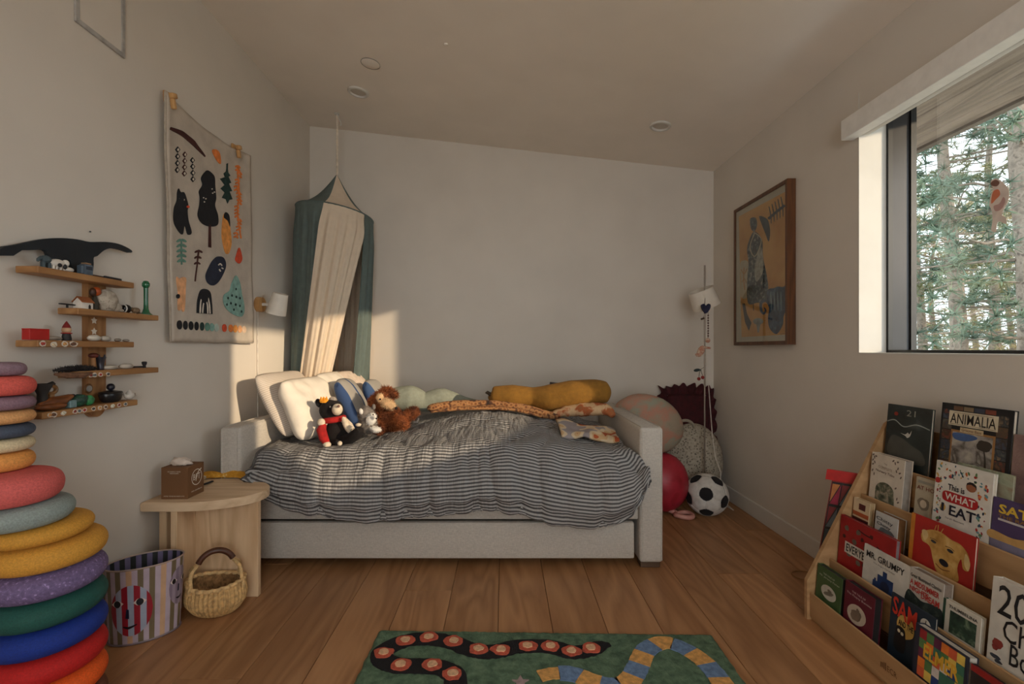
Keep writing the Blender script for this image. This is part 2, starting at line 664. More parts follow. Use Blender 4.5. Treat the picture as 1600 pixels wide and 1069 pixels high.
for nm, a, b in (('baseboard_left', (XL, YR, 0), (XL + .014, YB, BBH)), ('baseboard_right', (XR - .014, YR, 0), (XR, YB, BBH)),
                 ('baseboard_back', (XL + .014, YB - .014, 0), (XR - .014, YB, BBH))):
    struct(nm, MB().box2(a, b, 0.003, 1), WHITE, 'white painted skirting board')

# the side window
GL = glass_mat()
BLACK = mat((22, 21, 20), 0.35, 0.05)
BRONZE = mat((62, 60, 60), 0.3, 0.06, 4, metal=0.5)
w = bpy.data.objects.new('window_1', None)
COL.objects.link(w)
w.location = (1.75, (WY0 + WY1) / 2, WZ0)
tag(w, 'black framed window looking out on pine trees', kind='structure')
rv = 0.118
mb = MB()
mb.box2((XR - .001, WY0, WZ0 - .0), (XR + rv, WY1, WZ0 + .006)); mb.build('sill', WHITE, w)
mb = MB().box2((XR - .001, WY1 - .006, WZ0 + .006), (XR + rv, WY1 - .0005, WZ1)); mb.build('reveal', WHITE, w)
mb = MB().box2((XR - .001, WY0 + .0005, WZ0 + .006), (XR + rv, WY0 + .006, WZ1)); mb.build('reveal', WHITE, w)
x0 = XR + rv
for ya, yb in ((WY1 - .0005, WY1 - .012), (WY0 + .0005, WY0 + .012)):
    MB().box2((x0, ya, WZ0), (x0 + .02, yb - (.006 if yb < ya else -.006), WZ1)).build('frame_stile', BLACK, w)
    MB().box2((x0 + .02, ya, WZ0), (x0 + .098, yb, WZ1)).build('jamb_panel', BRONZE, w)
    MB().box2((x0 + .098, ya, WZ0), (x0 + .122, yb - (.008 if yb < ya else -.008), WZ1)).build('frame_stile', BLACK, w)
MB().box2((x0, WY0 + .02, WZ0), (x0 + .122, WY1 - .02, WZ0 + .018)).build('frame_rail', BLACK, w)
MB().box2((x0, WY0 + .02, WZ1 - .03), (x0 + .122, WY1 - .02, WZ1)).build('frame_rail', BLACK, w)
MB().box2((x0 + .106, WY0 + .015, WZ0 + .015), (x0 + .112, WY1 - .015, WZ1 - .02)).build('glass_pane', GL, w)
# unseen rear window, added to go with the fill lamp
w2 = bpy.data.objects.new('added_rear_window', None)
COL.objects.link(w2)
w2.location = ((RX0 + RX1) / 2, YR - .1, RZ0)
tag(w2, 'tall window added unseen in the wall behind the viewpoint', kind='structure')
for a, b in (((RX0, RZ0), (RX0 + .05, RZ1)), ((RX1 - .05, RZ0), (RX1, RZ1))):
    MB().box2((a[0], YR - .1, a[1]), (b[0], YR - .05, b[1])).build('frame_stile', BLACK, w2)
for a, b in ((RZ0, RZ0 + .05), (RZ1 - .05, RZ1)):
    MB().box2((RX0 + .05, YR - .1, a), (RX1 - .05, YR - .05, b)).build('frame_rail', BLACK, w2)
MB().box2((RX0 + .05, YR - .08, RZ0 + .05), (RX1 - .05, YR - .074, RZ1 - .05)).build('glass_pane', GL, w2)

# roller shade box over the window
t = thing('roller_shade', 'white boxed roller shade mounted over the top of the window', 'window shade', (XR, 1.4, 1.974))
vf = XR - 0.055
mb = MB().box2((vf, WY0 - .06, 1.974), (XR - .001, WY1 + .03, 2.062), 0.002, 1)
mb.build('valance', mat((236, 233, 228), 0.5, 0.02), t)
MB().box2((XR + .004, WY0 + .02, 1.976), (XR + .03, WY1 - .02, 1.996), 0.006, 2).build('bottom_bar', WHITE, t)
MB().box2((XR + .012, WY0 + .02, 1.996), (XR + .016, WY1 - .02, 2.018)).build('shade_cloth', mat((190, 182, 172), 0.9), t)

# outside: soffit of the roof
mb = MB()
so = bpy.data.objects.new('roof_soffit', None); COL.objects.link(so); so.location = (2.1, 1.4, 2.237)
tag(so, 'brown boarded roof overhang outside the window', 'soffit')
for i in range(6):
    xa = 1.802 + i * 0.11
    MB().box2((xa, -2.5, 2.237), (xa + .105, 6.0, 2.27), .004, 1).build('board', wood('soffit_wood', (92, 80, 70), (124, 110, 98), 'Y', 1.0, .7), so)
MB().box2((1.802 + .66, -2.5, 2.225), (1.802 + .70, 6.0, 2.42)).build('fascia', mat((84, 74, 66), .6), so)
# ------------------------------------------------------------------ daybed
def linen(name, c, scale=420):
    m, nt, b = base_mat(name)
    L = nt.links
    tc = nd(nt, 'ShaderNodeTexCoord')
    facs = []
    for s in ((1, 1, 8), (8, 8, 1)):
        mp = nd(nt, 'ShaderNodeMapping'); mp.inputs['Scale'].default_value = s
        n = nd(nt, 'ShaderNodeTexNoise'); n.inputs['Scale'].default_value = scale / 6; n.inputs['Detail'].default_value = 2
        L.new(tc.outputs['Object'], mp.inputs[0]); L.new(mp.outputs[0], n.inputs['Vector'])
        facs.append(n.outputs[0])
    ad = nd(nt, 'ShaderNodeMath', operation='ADD'); L.new(facs[0], ad.inputs[0]); L.new(facs[1], ad.inputs[1])
    hv = nd(nt, 'ShaderNodeMath', operation='MULTIPLY'); hv.inputs[1].default_value = .5; L.new(ad.outputs[0], hv.inputs[0])
    r = ramp(nt, [(.3, tuple(v * .86 for v in c)), (.7, tuple(min(255, v * 1.06) for v in c))])
    L.new(hv.outputs[0], r.inputs[0]); L.new(r.outputs[0], b.inputs['Base Color'])
    b.inputs['Roughness'].default_value = .95
    bn = nd(nt, 'ShaderNodeBump'); bn.inputs['Strength'].default_value = .25; bn.inputs['Distance'].default_value = .002
    L.new(hv.outputs[0], bn.inputs['Height']); L.new(bn.outputs[0], b.inputs['Normal'])
    return m
LINEN = linen('oat_linen', (196, 188, 178))
BX0, BX1, BXa, BXb = -1.348, 0.757, -1.248, 0.645      # outer ends and inner faces of the arms
BY0, BY1, BZ = 2.243, 3.27, 0.672
bed = thing('daybed', 'oatmeal linen daybed with upholstered arms and a trundle drawer', 'bed', (-0.3, 2.75, 0))
for xa, xb in ((BX0, BXa), (BXb, BX1)):
    arm = MB().box2((xa, BY0, 0.03), (xb, BY1, BZ), 0.016, 3).build('arm', LINEN, bed)
    for x in (xa + .012, xb - .012):
        pts = [(x, BY0 + .002, .05), (x, BY0 + .002, BZ - .02), (x, BY0 + .012, BZ - .004), (x, BY0 + .03, BZ), (x, BY1 - .03, BZ)]
        MB().tube(pts, 0.0035, 6).build('piping', LINEN, arm)
    for y in (BY0 + .05, BY1 - .05):
        MB().box2((xa + .01, y - .03, 0), (xb - .01, y + .03, .032), .003, 1).build('foot', wood('dark_foot', (70, 52, 40), (96, 74, 56), 'X'), bed)
MB().box2((BXa - .002, BY0 + .03, .225), (BXb + .002, BY0 + .07, .33), .008, 2).build('side_rail', LINEN, bed)
MB().box2((BXa - .002, BY1 - .06, .10), (BXb + .002, BY1 - .01, .66), .012, 2).build('back_rail', LINEN, bed)
MB().box2((BXa, BY0 + .07, .27), (BXb, BY1 - .06, .30)).build('platform', mat((150, 130, 104), .8), bed)
tr = MB().box2((BXa + .006, BY0 + .012, .045), (BXb - .022, BY0 + .05, .218), .008, 2).build('trundle_front', LINEN, bed)
MB().box2((BXa + .03, BY0 + .05, .06), (BXb - .05, BY1 - .12, .19)).build('trundle_box', mat((120, 104, 84), .8), bed)

mattress = single('mattress', MB().box2((BXa + .012, BY0 + .045, .302), (BXb - .012, BY1 - .065, .49), .03, 3),
                  mat((214, 198, 178), .95, .04, 8, .2), 'pale mattress under the striped duvet on the daybed', 'mattress')

# striped duvet draped over the front
STR = stripe_uv('duvet_stripes', [(0, (84, 82, 84)), (.36, (84, 82, 84)), (.50, (176, 174, 172)), (.88, (176, 174, 172)), (1.0, (84, 82, 84))], 0.0176, .95, blur=True, crinkle=.012)
HEM = [(385, 764), (404, 780), (430, 795), (470, 806), (530, 819), (600, 821), (640, 815), (700, 811), (760, 803), (800, 806), (840, 818),
       (880, 827), (930, 832), (965, 826), (990, 812), (1005, 790), (1014, 765)]
HEMX = [((x - CX) * 2.16 / F, H - (y - CY) * 2.16 / F) for x, y in HEM]
def ztop(X, Y):
    z = .552 + .085 * math.exp(-((X - .0) / .52) ** 2) * smooth01(2.2, 2.75, Y) + .045 * math.exp(-((X + .12) / .5) ** 2)
    z += .012 * noise.noise(V((X * 3.1, Y * 3.1, 2.3))) + .006 * noise.noise(V((X * 9, Y * 6, 7.1)))
    return z
def duvet_path(X):
    zt = ztop(X, 2.3)
    hem = interp(HEMX, X)
    P = []
    for y in [3.16, 3.0, 2.9, 2.8, 2.7, 2.6, 2.5, 2.42, 2.35, 2.30]:
        P.append((y, ztop(X, y)))
    body = zt - hem
    bul = .03 * noise.noise(V((X * 2.6, 4.0, 1.0)))
    kq = min(1.0, body / .30) * smooth01(DX0 - .04, DX0 + .14, X)
    bul = bul * kq - .03 * (1 - kq)
    P += [(2.25, zt - .018), (2.205, zt - .06), (2.172 - bul * .3, zt - .30 * body), (2.142 - bul, zt - .55 * body),
          (2.136 - bul, zt - .76 * body), (2.15 - bul * .8, hem + .055), (2.158, hem + .018), (2.17, hem), (2.19, hem + .012), (2.205, hem + .05)]
    return P
NV = 110
def resample(P, n):
    P = spline(P, 6, closed=False)
    L = [0]
    for a, b in zip(P, P[1:]):
        L.append(L[-1] + math.hypot(b[0] - a[0], b[1] - a[1]))
    out, j = [], 0
    for i in range(n + 1):
        s = L[-1] * i / n
        while j < len(L) - 2 and L[j + 1] < s: j += 1
        t = (s - L[j]) / (L[j + 1] - L[j] or 1)
        out.append((P[j][0] + (P[j + 1][0] - P[j][0]) * t, P[j][1] + (P[j + 1][1] - P[j][1]) * t, s))
    return out, L[-1]
NU = 300
cols = []
DX0, DX1 = -1.185, .668
for i in range(NU + 1):
    X = DX0 + (DX1 - DX0) * i / NU
    cols.append((X, resample(duvet_path(X), NV)[0]))
def duvet(u, v):
    i, j = round(u * NU), round(v * NV)
    X, col = cols[i]
    y, z, s = col[j]
    a, b = col[max(j - 1, 0)], col[min(j + 1, NV)]
    ty, tz = b[0] - a[0], b[1] - a[1]
    q = math.hypot(ty, tz) or 1
    ny, nz = -(-tz / q), -(ty / q)            # outward normal in the Y-Z plane
    ny, nz = tz / q, -ty / q
    front = smooth01(2.30, 2.2, y)
    fold = noise.noise(V((X * 8.5 + .25 * z, z * 1.3, 3.7)))
    ridge = (1 - abs(noise.noise(V((X * 11 + z * .8, z * 1.1, 9.4))))) ** 3
    fine = noise.noise(V((X * 30, z * 5 + y * 9, 5.5)))
    d = front * (.017 * fold - .020 * ridge + .005 * fine) + (1 - front) * (.004 * fine + .009 * noise.noise(V((X * 10, y * 4, 1.2)))
        - .012 * (1 - abs(noise.noise(V((X * 5 + y * 4, y * 6 - X * 3, 6.1))))) ** 6)
    X2 = X
    top = 1 - front
    if X > .3: X2 = X - top * max(0, X - .3) * .14          # stays inside the arm on top, spills past it in front
    pull = .02 * (1 - smooth01(DX0, DX0 + .09, X))          # rounded left edge
    return V((X2 + .004 * noise.noise(V((X * 6, s * 20, 2))), y + ny * d, z + nz * d - pull * (.6 if top > .5 else 1) * .3))
arcs = [[c[2] for c in col] for _, col in cols]
mb = MB().grid(duvet, NU, NV, uvfn=lambda u, v: (cols[round(u * NU)][0], arcs[round(u * NU)][round(v * NV)] - arcs[round(u * NU)][int(NV * .6)] + 5.0 + .005 * noise.noise(V((cols[round(u * NU)][0] * 9, v * 9, 3)))))
dv = thing('duvet', 'grey and cream pinstriped muslin duvet draped over the daybed front', 'duvet', (-.25, 2.4, .25))
o = mb.build('cover', STR, dv, sharp=180)
sm = o.modifiers.new('thickness', 'SOLIDIFY'); sm.thickness = .006; sm.offset = -1
# grey binding on the left edge
pts = [duvet(0, j / NV) for j in range(int(NV * .45), int(NV * .93), 3)]
MB().tube(pts, .009, 8).build('binding', mat((88, 84, 82), .95, .08, 60, .2), dv)

# ------------------------------------------------------------------ pillows
def pillow_geo(w, h, t, Mx, n=26, pinch=.06, seed=0, wr=.006, uvs=True, pw=.55, en=2.2, rnd=.13):
    mb = MB()
    def f(side):
        def g(u, v):
            a, b = 2 * u - 1, 2 * v - 1
            ea, eb = 1 - pinch * (1 - b * b) * 1.0 * abs(a) ** 2, 1 - pinch * (1 - a * a) * abs(b) ** 2
            x, y = a * w / 2 * eb ** 0 * (1 - pinch * (1 - b * b)), b * h / 2 * (1 - pinch * (1 - a * a))
            ck = 1 - rnd * (a * a * b * b) ** 1.5
            x, y = x * ck, y * ck
            q = (max(0, 1 - abs(a) ** en) * max(0, 1 - abs(b) ** en)) ** pw
            z = side * (t / 2 * q + q ** .5 * wr * noise.noise(V((x * 14 + seed, y * 14, side * 3 + seed))) + q ** .5 * wr * 1.5 * noise.noise(V((x * 5 + seed * 2, y * 5, side * 2))))
            return Mx @ V((x, y, z))
        return g
    uv = (lambda u, v: ((u - .5) * w, (v - .5) * h)) if uvs else None
    mb.grid(f(1), n, n, uvfn=uv)
    mb.grid(f(-1), n, n, uvfn=uv)
    return mb
def frame(c, xa, ya):
    """matrix with local x along xa and y towards ya, z their normal"""
    x = V(xa).normalized(); z = x.cross(V(ya)).normalized(); y = z.cross(x)
    return Matrix.Translation(c) @ Matrix((x, y, z)).transposed().to_4x4()
TICK = stripe_uv('pillow_ticking', [(0, (196, 180, 164)), (.30, (226, 214, 202)), (1, (226, 214, 202))], .011, .95, along='Y')
COTT = mat((232, 222, 208), .95, .03, 12, .25, 60)
o = single('pillow', pillow_geo(.60, .40, .15, frame((-1.215, 2.73, .745), (0, 1, 0), (-.44, 0, .85)), seed=1), TICK,
           'cream pillow with fine ticking stripes leaning over the daybed arm', 'pillow', weld=True, sharp=180)
o = single('pillow', pillow_geo(.48, .36, .19, frame((-1.075, 2.64, .725), (.06, 1, 0), (-.36, 0, .9)), seed=4, wr=.022), COTT,
           'plump white cotton pillow in front of the ticking striped one', 'pillow', weld=True, sharp=180)
o = single('pillow', pillow_geo(.46, .40, .17, frame((-1.03, 2.99, .725), (.05, 1, 0), (-.36, .05, .9)), seed=9, wr=.012), COTT,
           'white pillow at the back with a rounded top below the canopy', 'pillow', weld=True, sharp=180)
o = single('cushion', pillow_geo(.30, .30, .11, frame((-.985, 3.13, .77), (.3, 1, 0), (-.34, .1, .9)), seed=13), mat((206, 188, 172), .95, .05, 30, .3),
           'small beige cushion whose corner pokes up behind the blue striped ones', 'cushion', weld=True, sharp=180)
BLST = stripe_uv('blue_band', [(0, (172, 166, 158)), (.36, (58, 82, 126)), (.62, (172, 166, 158)), (.93, (58, 82, 126))], .27, .95, along='X')
BLST2 = stripe_uv('blue_band_close', [(0, (172, 166, 158)), (.34, (66, 92, 136)), (.62, (172, 166, 158))], .22, .95, along='X')
o = single('cushion', pillow_geo(.27, .37, .12, frame((-.875, 2.78, .715), (.10, .95, 0), (-.44, .05, .9)), seed=21, rnd=.30), BLST,
           'grey cushion with a broad blue band next to the white pillow', 'cushion', weld=True, sharp=180)
o = single('cushion', pillow_geo(.24, .33, .11, frame((-.79, 3.00, .71), (.12, .95, 0), (-.42, .05, .9)), seed=25, rnd=.28), BLST2,
           'grey cushion edged in blue, half hidden behind the brown plush dog', 'cushion', weld=True, sharp=180)

# ------------------------------------------------------------------ plush bear with crown
s = 2.46 / F
def q(x, y, Y=2.46): return PY(x, y, Y)
BLK = mat((24, 19, 19), .98, .25, 60, .6, 260)
CRM = mat((214, 198, 176), .98, .08, 60, .5, 260)
RED = mat((168, 30, 28), .98, .12, 60, .5, 260)
t = thing('plush_bear', 'black plush bear with yellow crown, red scarf and one red arm', 'plush toy', q(524, 697))
MB().ell(q(527, 676), (.062, .052, .075)).build('body', BLK, t)
MB().ell(q(541, 664, 2.41), (.016, .014, .045), Matrix.Rotation(-.4, 3, 'Y')).build('belly_patch', CRM, t)
hd = MB().ell(q(517, 641), (.062, .055, .056), fn=lambda d: 1 + .06 * d.x).build('head', BLK, t)
MB().ell(q(527, 640, 2.405), (.026, .03, .03)).build('muzzle', CRM, hd)
MB().ell(q(529, 635, 2.375), .007, seg=10, rings=6).build('nose', mat((120, 84, 76), .7), hd)
MB().ell(q(516, 636, 2.405), .005, seg=8, rings=6).build('eye', mat((170, 165, 160), .2), hd)
MB().ell(q(520, 626), (.022, .014, .022)).build('ear', mat((150, 140, 130), .98, .1, 60, .5), hd)
MB().ell(q(498, 630), (.016, .014, .024), Matrix.Rotation(-.4, 3, 'Y')).build('ear', BLK, hd)
cr = MB(); cc = q(506, 629, 2.44)
cr.lathe([(.019, 0), (.021, .012), (.016, .014)], cc, 14)
for k in range(6):
    a = 2 * PI * k / 6
    cr.lathe([(.009, .008), (.001, .03)], cc + V((.015 * cos(a), .015 * sin(a), 0)), 6)
cr.build('crown', mat((226, 148, 30), .8, .08), hd)
sc = MB(); c = q(522, 655)
sc.tube([c + V((.05 * cos(2 * PI * k / 18), .045 * sin(2 * PI * k / 18), .006 * cos(2 * PI * k / 18))) for k in range(18)], .012, 8, closed=True, flat=1.3)
sc.build('scarf', RED, t)
ar = MB().tube([q(505, 664, 2.42), q(502, 672, 2.4), q(506, 685, 2.38), q(511, 693, 2.37)], [.018, .024, .023, .016], 12).build('arm', RED, t)
MB().ell(q(511, 695, 2.365), (.02, .018, .016)).build('paw', CRM, ar)
MB().ell(q(502, 660, 2.41), (.02, .018, .02)).build('shoulder_patch', CRM, ar)
ar = MB().tube([q(537, 656, 2.45), q(546, 664, 2.43), q(551, 671, 2.42)], [.017, .016, .012], 10).build('arm', CRM, t)
lg = MB().tube([q(533, 690, 2.44), q(548, 685, 2.40), q(558, 678, 2.37), q(563, 671, 2.36)], [.030, .028, .029, .020], 12).build('leg', BLK, t)
MB().ell(q(560, 664, 2.37), (.014, .014, .009)).build('paw', CRM, lg)
lg = MB().tube([q(522, 693, 2.43), q(528, 694, 2.38)], [.026, .02], 10).build('leg', BLK, t)
MB().ell(q(531, 693, 2.35), (.012, .012, .012)).build('paw', CRM, lg)

# grey and white plush husky
GRYF = mat((120, 112, 106), .98, .2, 50, .5, 240)
WHF = mat((226, 222, 216), .98, .06, 50, .5, 240)
def q2(x, y, Y=2.52): return PY(x, y, Y)
t = thing('plush_husky', 'small grey plush husky with a white face beside the black bear', 'plush toy', q2(578, 677))
m_ = MB().ell(q2(575, 664), (.048, .045, .05)); fur_on(m_, 900, .010, .0012, seed=5); m_.build('body', GRYF, t)
m_ = MB().ell(q2(572, 648), (.044, .042, .044)); fur_on(m_, 900, .009, .0012, seed=6); hd = m_.build('head', GRYF, t)
m_ = MB().ell(q2(580, 655, 2.485), (.026, .022, .034), Matrix.Rotation(.35, 3, 'Y')); fur_on(m_, 400, .008, .001, seed=7); m_.build('face', WHF, hd)
MB().ell(q2(585, 652, 2.46), (.010, .009, .008)).build('muzzle', WHF, hd)
MB().ell(q2(564, 643, 2.475), (.011, .009, .016), Matrix.Rotation(-.2, 3, 'Y')).build('ear', WHF, hd)
MB().ell(q2(584, 636, 2.53), (.010, .009, .016)).build('ear', GRYF, hd)
MB().ell(q2(583, 648, 2.458), .004, seg=8, rings=6).build('eye', BLK, hd)
MB().ell(q2(588, 654, 2.452), .0045, seg=8, rings=6).build('nose', BLK, hd)
m_ = MB().ell(q2(587, 671, 2.48), (.030, .024, .014), Matrix.Rotation(.15, 3, 'Y')); fur_on(m_, 300, .008, .001, seed=8); m_.build('paw', WHF, t)

# long-haired brown plush dog lying on its side
RUST = blotch('rust_fur', [(.3, (70, 32, 14)), (.7, (160, 88, 42))], 14, bump=.5)
TAN = mat((206, 172, 132), .98, .12, 40, .4)
def q3(x, y, Y=2.66): return PY(x, y, Y)
t = thing('plush_dog', 'fluffy rust brown plush dog with floppy ears lying on the duvet', 'plush toy', q3(615, 672))
m_ = MB().ell(q3(608, 655), (.085, .075, .065), Matrix.Rotation(.25, 3, 'Y')); fur_on(m_, 4200, .024, .0014, seed=11); m_.build('body', RUST, t)
m_ = MB().ell(q3(598, 625, 2.63), (.055, .05, .058), Matrix.Rotation(.5, 3, 'Y')); fur_on(m_, 2000, .016, .0012, seed=12); hd = m_.build('head', RUST, t)
m_ = MB().ell(q3(606, 631, 2.585), (.048, .026, .026), Matrix.Rotation(.45, 3, 'Y')); fur_on(m_, 700, .012, .0011, seed=13); m_.build('muzzle', TAN, hd)
m_ = MB().ell(q3(594, 622, 2.582), (.02, .016, .026)); fur_on(m_, 300, .010, .0011, seed=14); m_.build('face_patch', TAN, hd)
MB().ell(q3(594, 624, 2.558), .0055, seg=8, rings=6).build('eye', BLK, hd)
MB().ell(q3(619, 638, 2.57), .008, seg=8, rings=6).build('nose', BLK, hd)
for (x, y, Y, sd) in ((609, 613, 2.63, 15), (584, 632, 2.62, 16)):
    m_ = MB().ell(q3(x, y, Y), (.05, .02, .024), Matrix.Rotation(.5 if sd == 15 else 1.3, 3, 'Y')); fur_on(m_, 900, .018, .0013, seed=sd); m_.build('ear', RUST, hd)
for pts, sd in (([(622, 650, 2.6), (629, 660, 2.57), (634, 668, 2.56)], 17), ([(632, 652, 2.66), (643, 646, 2.68), (652, 640, 2.68)], 18), ([(588, 660, 2.6), (590, 668, 2.57), (596, 672, 2.55)], 19)):
    m_ = MB().tube([q3(*p) for p in pts], [.030, .030, .022], 12); fur_on(m_, 1100, .018, .0013, seed=sd); m_.build('leg', RUST, t)
m_ = MB().tube([q3(646, 660, 2.6), q3(652, 659, 2.6), q3(654, 653, 2.6)], [.007, .007, .005], 8); m_.build('collar_tag', mat((92, 90, 92), .6), t)

# ------------------------------------------------------------------ long knotted bolsters
def bolster(name, pix, rad, m, label, cat='bolster', n=10):
    P = [PY(x, y, Y) for x, y, Y in pix]
    c = spline([tuple(p) for p in P], n, closed=False)
    N = len(c)
    rr = [interp([(k / (len(rad) - 1), r) for k, r in enumerate(rad)], i / (N - 1)) for i in range(N)]
    # rounded ends
    mb = MB().tube(c, rr, 24)
    return mb
BALL = [0.0, .55, .8, .93, 1.0]
SEAF = mat((142, 146, 132), .97, .05, 40, .35, 90)
mb = bolster('bolster', [(596, 626, 2.96), (604, 625, 2.97), (640, 623, 2.99), (664, 628, 3.0), (690, 624, 3.02), (725, 632, 3.04), (758, 637, 3.05), (766, 638, 3.05)],
             [.01, .065, .085, .062, .072, .05, .035, .006], SEAF, '')
single('bolster', mb, SEAF, 'long pale sage green knotted bolster behind the plush dog', 'bolster', sharp=180, origin=V((-.4, 3.0, .66)))
MUST = mat((140, 98, 34), .97, .06, 40, .4, 100)
mb = bolster('bolster', [(766, 617, 2.86), (771, 618, 2.86), (800, 620, 2.85), (832, 621, 2.84), (858, 622, 2.82), (895, 617, 2.8), (930, 613, 2.79), (948, 613, 2.78), (954, 613, 2.78)],
             [.008, .055, .072, .060, .080, .086, .076, .06, .008], MUST, '')
b_ = thing('bolster', 'long mustard yellow knotted bolster lying across the daybed', 'bolster', PY(860, 645, 2.82))
mb.build('body', MUST, b_, sharp=180)
MB().tube([PY(767, 617, 2.86), PY(761, 613, 2.86), PY(759, 615, 2.86)], [.012, .010, .006], 8).build('knot', mat((70, 56, 40), .95), b_)
o = single('book', MB().box(PY(872, 603, 2.93), (.10, .07, .035), Matrix.Rotation(.1, 3, 'Y'), .003, 1), mat((58, 50, 48), .6),
           'dark slab of a book peeping up behind the mustard bolster', 'book')

# ------------------------------------------------------------------ patterned throw
THROW = blotch('block_print_throw', [(0, (52, 38, 30)), (.28, (140, 88, 50)), (.5, (178, 130, 84)), (.75, (104, 64, 40)), (1, (48, 40, 36))], 42, 'VORO', .95, .3)
def rope(pix, rad, seed, flat=.7):
    c = spline([tuple(PY(x, y, Y)) for x, y, Y in pix], 8, closed=False)
    N = len(c)
    mb = MB()
    rr = [interp([(k / (len(rad) - 1), r) for k, r in enumerate(rad)], i / (N - 1)) * (1 + .16 * noise.noise(V((i * .6, seed, 0)))) for i in range(N)]
    mb.tube(c, rr, 14, flat=flat)
    return mb
t = thing('throw_blanket', 'orange and brown block printed throw bunched along the daybed', 'blanket', PY(800, 652, 2.75))
rope([(668, 639, 2.74), (676, 637, 2.75), (705, 633, 2.78), (740, 631, 2.80), (780, 632, 2.80), (820, 638, 2.78), (850, 647, 2.74), (872, 651, 2.71)],
     [.012, .030, .034, .030, .028, .030, .032, .02], 1, .75).build('roll', THROW, t, sharp=180)
rope([(672, 644, 2.71), (700, 640, 2.73), (740, 638, 2.75), (800, 640, 2.76), (850, 652, 2.72)], [.008, .02, .018, .016, .012], 5, .6).build('fold', THROW, t, sharp=180)
rope([(858, 650, 2.73), (885, 643, 2.74), (915, 640, 2.72), (945, 640, 2.70), (958, 650, 2.66)], [.02, .045, .055, .048, .02], 8, .7).build('bunch', blotch('throw_light', [(.2, (196, 160, 120)), (.45, (206, 172, 132)), (.55, (170, 88, 44)), (.7, (150, 104, 66))], 16, bump=.3), t, sharp=180)
# folded picture cloth
PICT = blotch('picture_cloth', [(.30, (150, 140, 140)), (.46, (206, 184, 152)), (.56, (196, 160, 118)), (.62, (168, 78, 38)), (.72, (200, 176, 150))], 11, bump=.3, interp='CONSTANT', detail=1)
def cl(u, v):
    p = PY(868 + 92 * u, 652 + 3 * u, 2.62 - .02 * u)
    f = PY(878 + 90 * u, 684 + 4 * u * (1 - u) * 2, 2.40)
    r = p.lerp(f, v)
    zz = ztop(r.x, r.y) + .022 + .012 * noise.noise(V((u * 4, v * 3, 3))) + .008 * sin(u * 9 + v * 4)
    if v > .9: zz -= (v - .9) * .12
    return V((r.x, r.y, max(zz, r.z * 0 + zz)))
mb = MB().grid(cl, 40, 24)
o = single('folded_cloth', mb, PICT, 'folded cream cloth with orange and lilac print at the duvet foot', 'cloth', sharp=180)
sm = o.modifiers.new('thickness', 'SOLIDIFY'); sm.thickness = .014; sm.offset = 0

# ------------------------------------------------------------------ canopy
CG = mat((96, 108, 104), .95, .04, 30, .25, 200)
CCm = mat((218, 200, 178), .95, .015, 30, .25, 200)
CI = mat((212, 190, 164), .95, .015, 30, .25, 200)
cc = V((-1.155, 3.25, 1.965))
RC = .25
can = thing('bed_canopy', 'hanging bed canopy of green and cream muslin in the corner', 'canopy', (cc.x, cc.y, .62))
cam_a = math.atan2(-cc.y, -cc.x)                 # direction from the canopy to the viewer
def ring(phi, r=RC):
    a = cam_a + phi                               # phi grows towards the viewer's right
    p = V((cc.x + r * cos(a), cc.y + r * sin(a), cc.z))
    px = r * sin(phi) / RC
    p.z -= .036 * px * 1.0
    return p
tip = V((cc.x + .01, cc.y, 2.245))
segs = [(-90, -16, CG), (-16, 46, CCm), (46, 92, CG), (92, 150, CCm), (150, 212, CG), (212, 270, CCm)]
for a0, a1, m in segs:
    def roof(u, v, a0=a0, a1=a1):
        ph = math.radians(a0 + (a1 - a0) * u)
        p = ring(ph)
        w = v ** 1.0
        q_ = tip.lerp(p, w)
        q_.z -= .055 * sin(PI * w) * (.8 + .4 * abs(2 * u - 1) * 0)
        return q_
    MB().grid(roof, 10, 12).build('roof_panel', m, can, sharp=180)
MB().tube([ring(2 * PI * k / 40) for k in range(40)], .006, 6, closed=True).build('hoop', CG, can)
def drape(a0, a1, bot, m, zb, folds, amp=.012, seed=0, name='drape', bow=0.0, proud=0.0):
    """from the hoop between two angles down to a floor curve of points"""
    B = spline(bot, 12, closed=False)
    def f(u, v):
        ph = math.radians(a0 + (a1 - a0) * u)
        p = ring(ph, RC + .003)
        k = u * (len(B) - 1); i = min(int(k), len(B) - 2); fr = k - i
        bx = B[i][0] + (B[i + 1][0] - B[i][0]) * fr
        by = B[i][1] + (B[i + 1][1] - B[i][1]) * fr
        w = v ** 1.7 if bow == 0 else v ** bow
        x = p.x + (bx - p.x) * w
        y = p.y + (by - p.y) * w
        z = p.z + (zb - p.z) * v
        a = cam_a + ph
        g = amp * smooth01(0, .15, v) * (sin(u * folds * 2 * PI + seed + .8 * sin(v * 3)) + .5 * sin(u * folds * 4.3 * PI + seed * 2 + v * 2))
        g += proud * smooth01(0, .12, v)
        x = max(x + g * cos(a), XL + .012)
        y = min(y + g * sin(a), YB - .012)
        return V((x, y, z))
    o = MB().grid(f, 60, 40).build(name, m, can, sharp=180)
    return o
def bp(x, Y): return ((x - CX) * Y / F, Y)
drape(-92, -14, [bp(456, 3.25), bp(452, 3.15), bp(466, 3.06), bp(478, 3.04)], CG, .63, 4, .010, 1)
drape(-16, 46, [bp(464, 3.05), bp(478, 3.01), bp(488, 3.02), bp(496, 3.05)], CCm, .63, 4, .008, 2, bow=.98, proud=.035)
drape(46, 96, [bp(547, 3.12), bp(558, 3.16), bp(568, 3.26), bp(573, 3.36)], CG, .63, 3, .009, 3, bow=1.3)
drape(92, 152, [bp(571, 3.38), bp(560, 3.44), bp(540, 3.47)], CI, .63, 5, .008, 4)
drape(150, 214, [bp(540, 3.47), bp(515, 3.48), bp(495, 3.47)], CI, .63, 6, .008, 5)
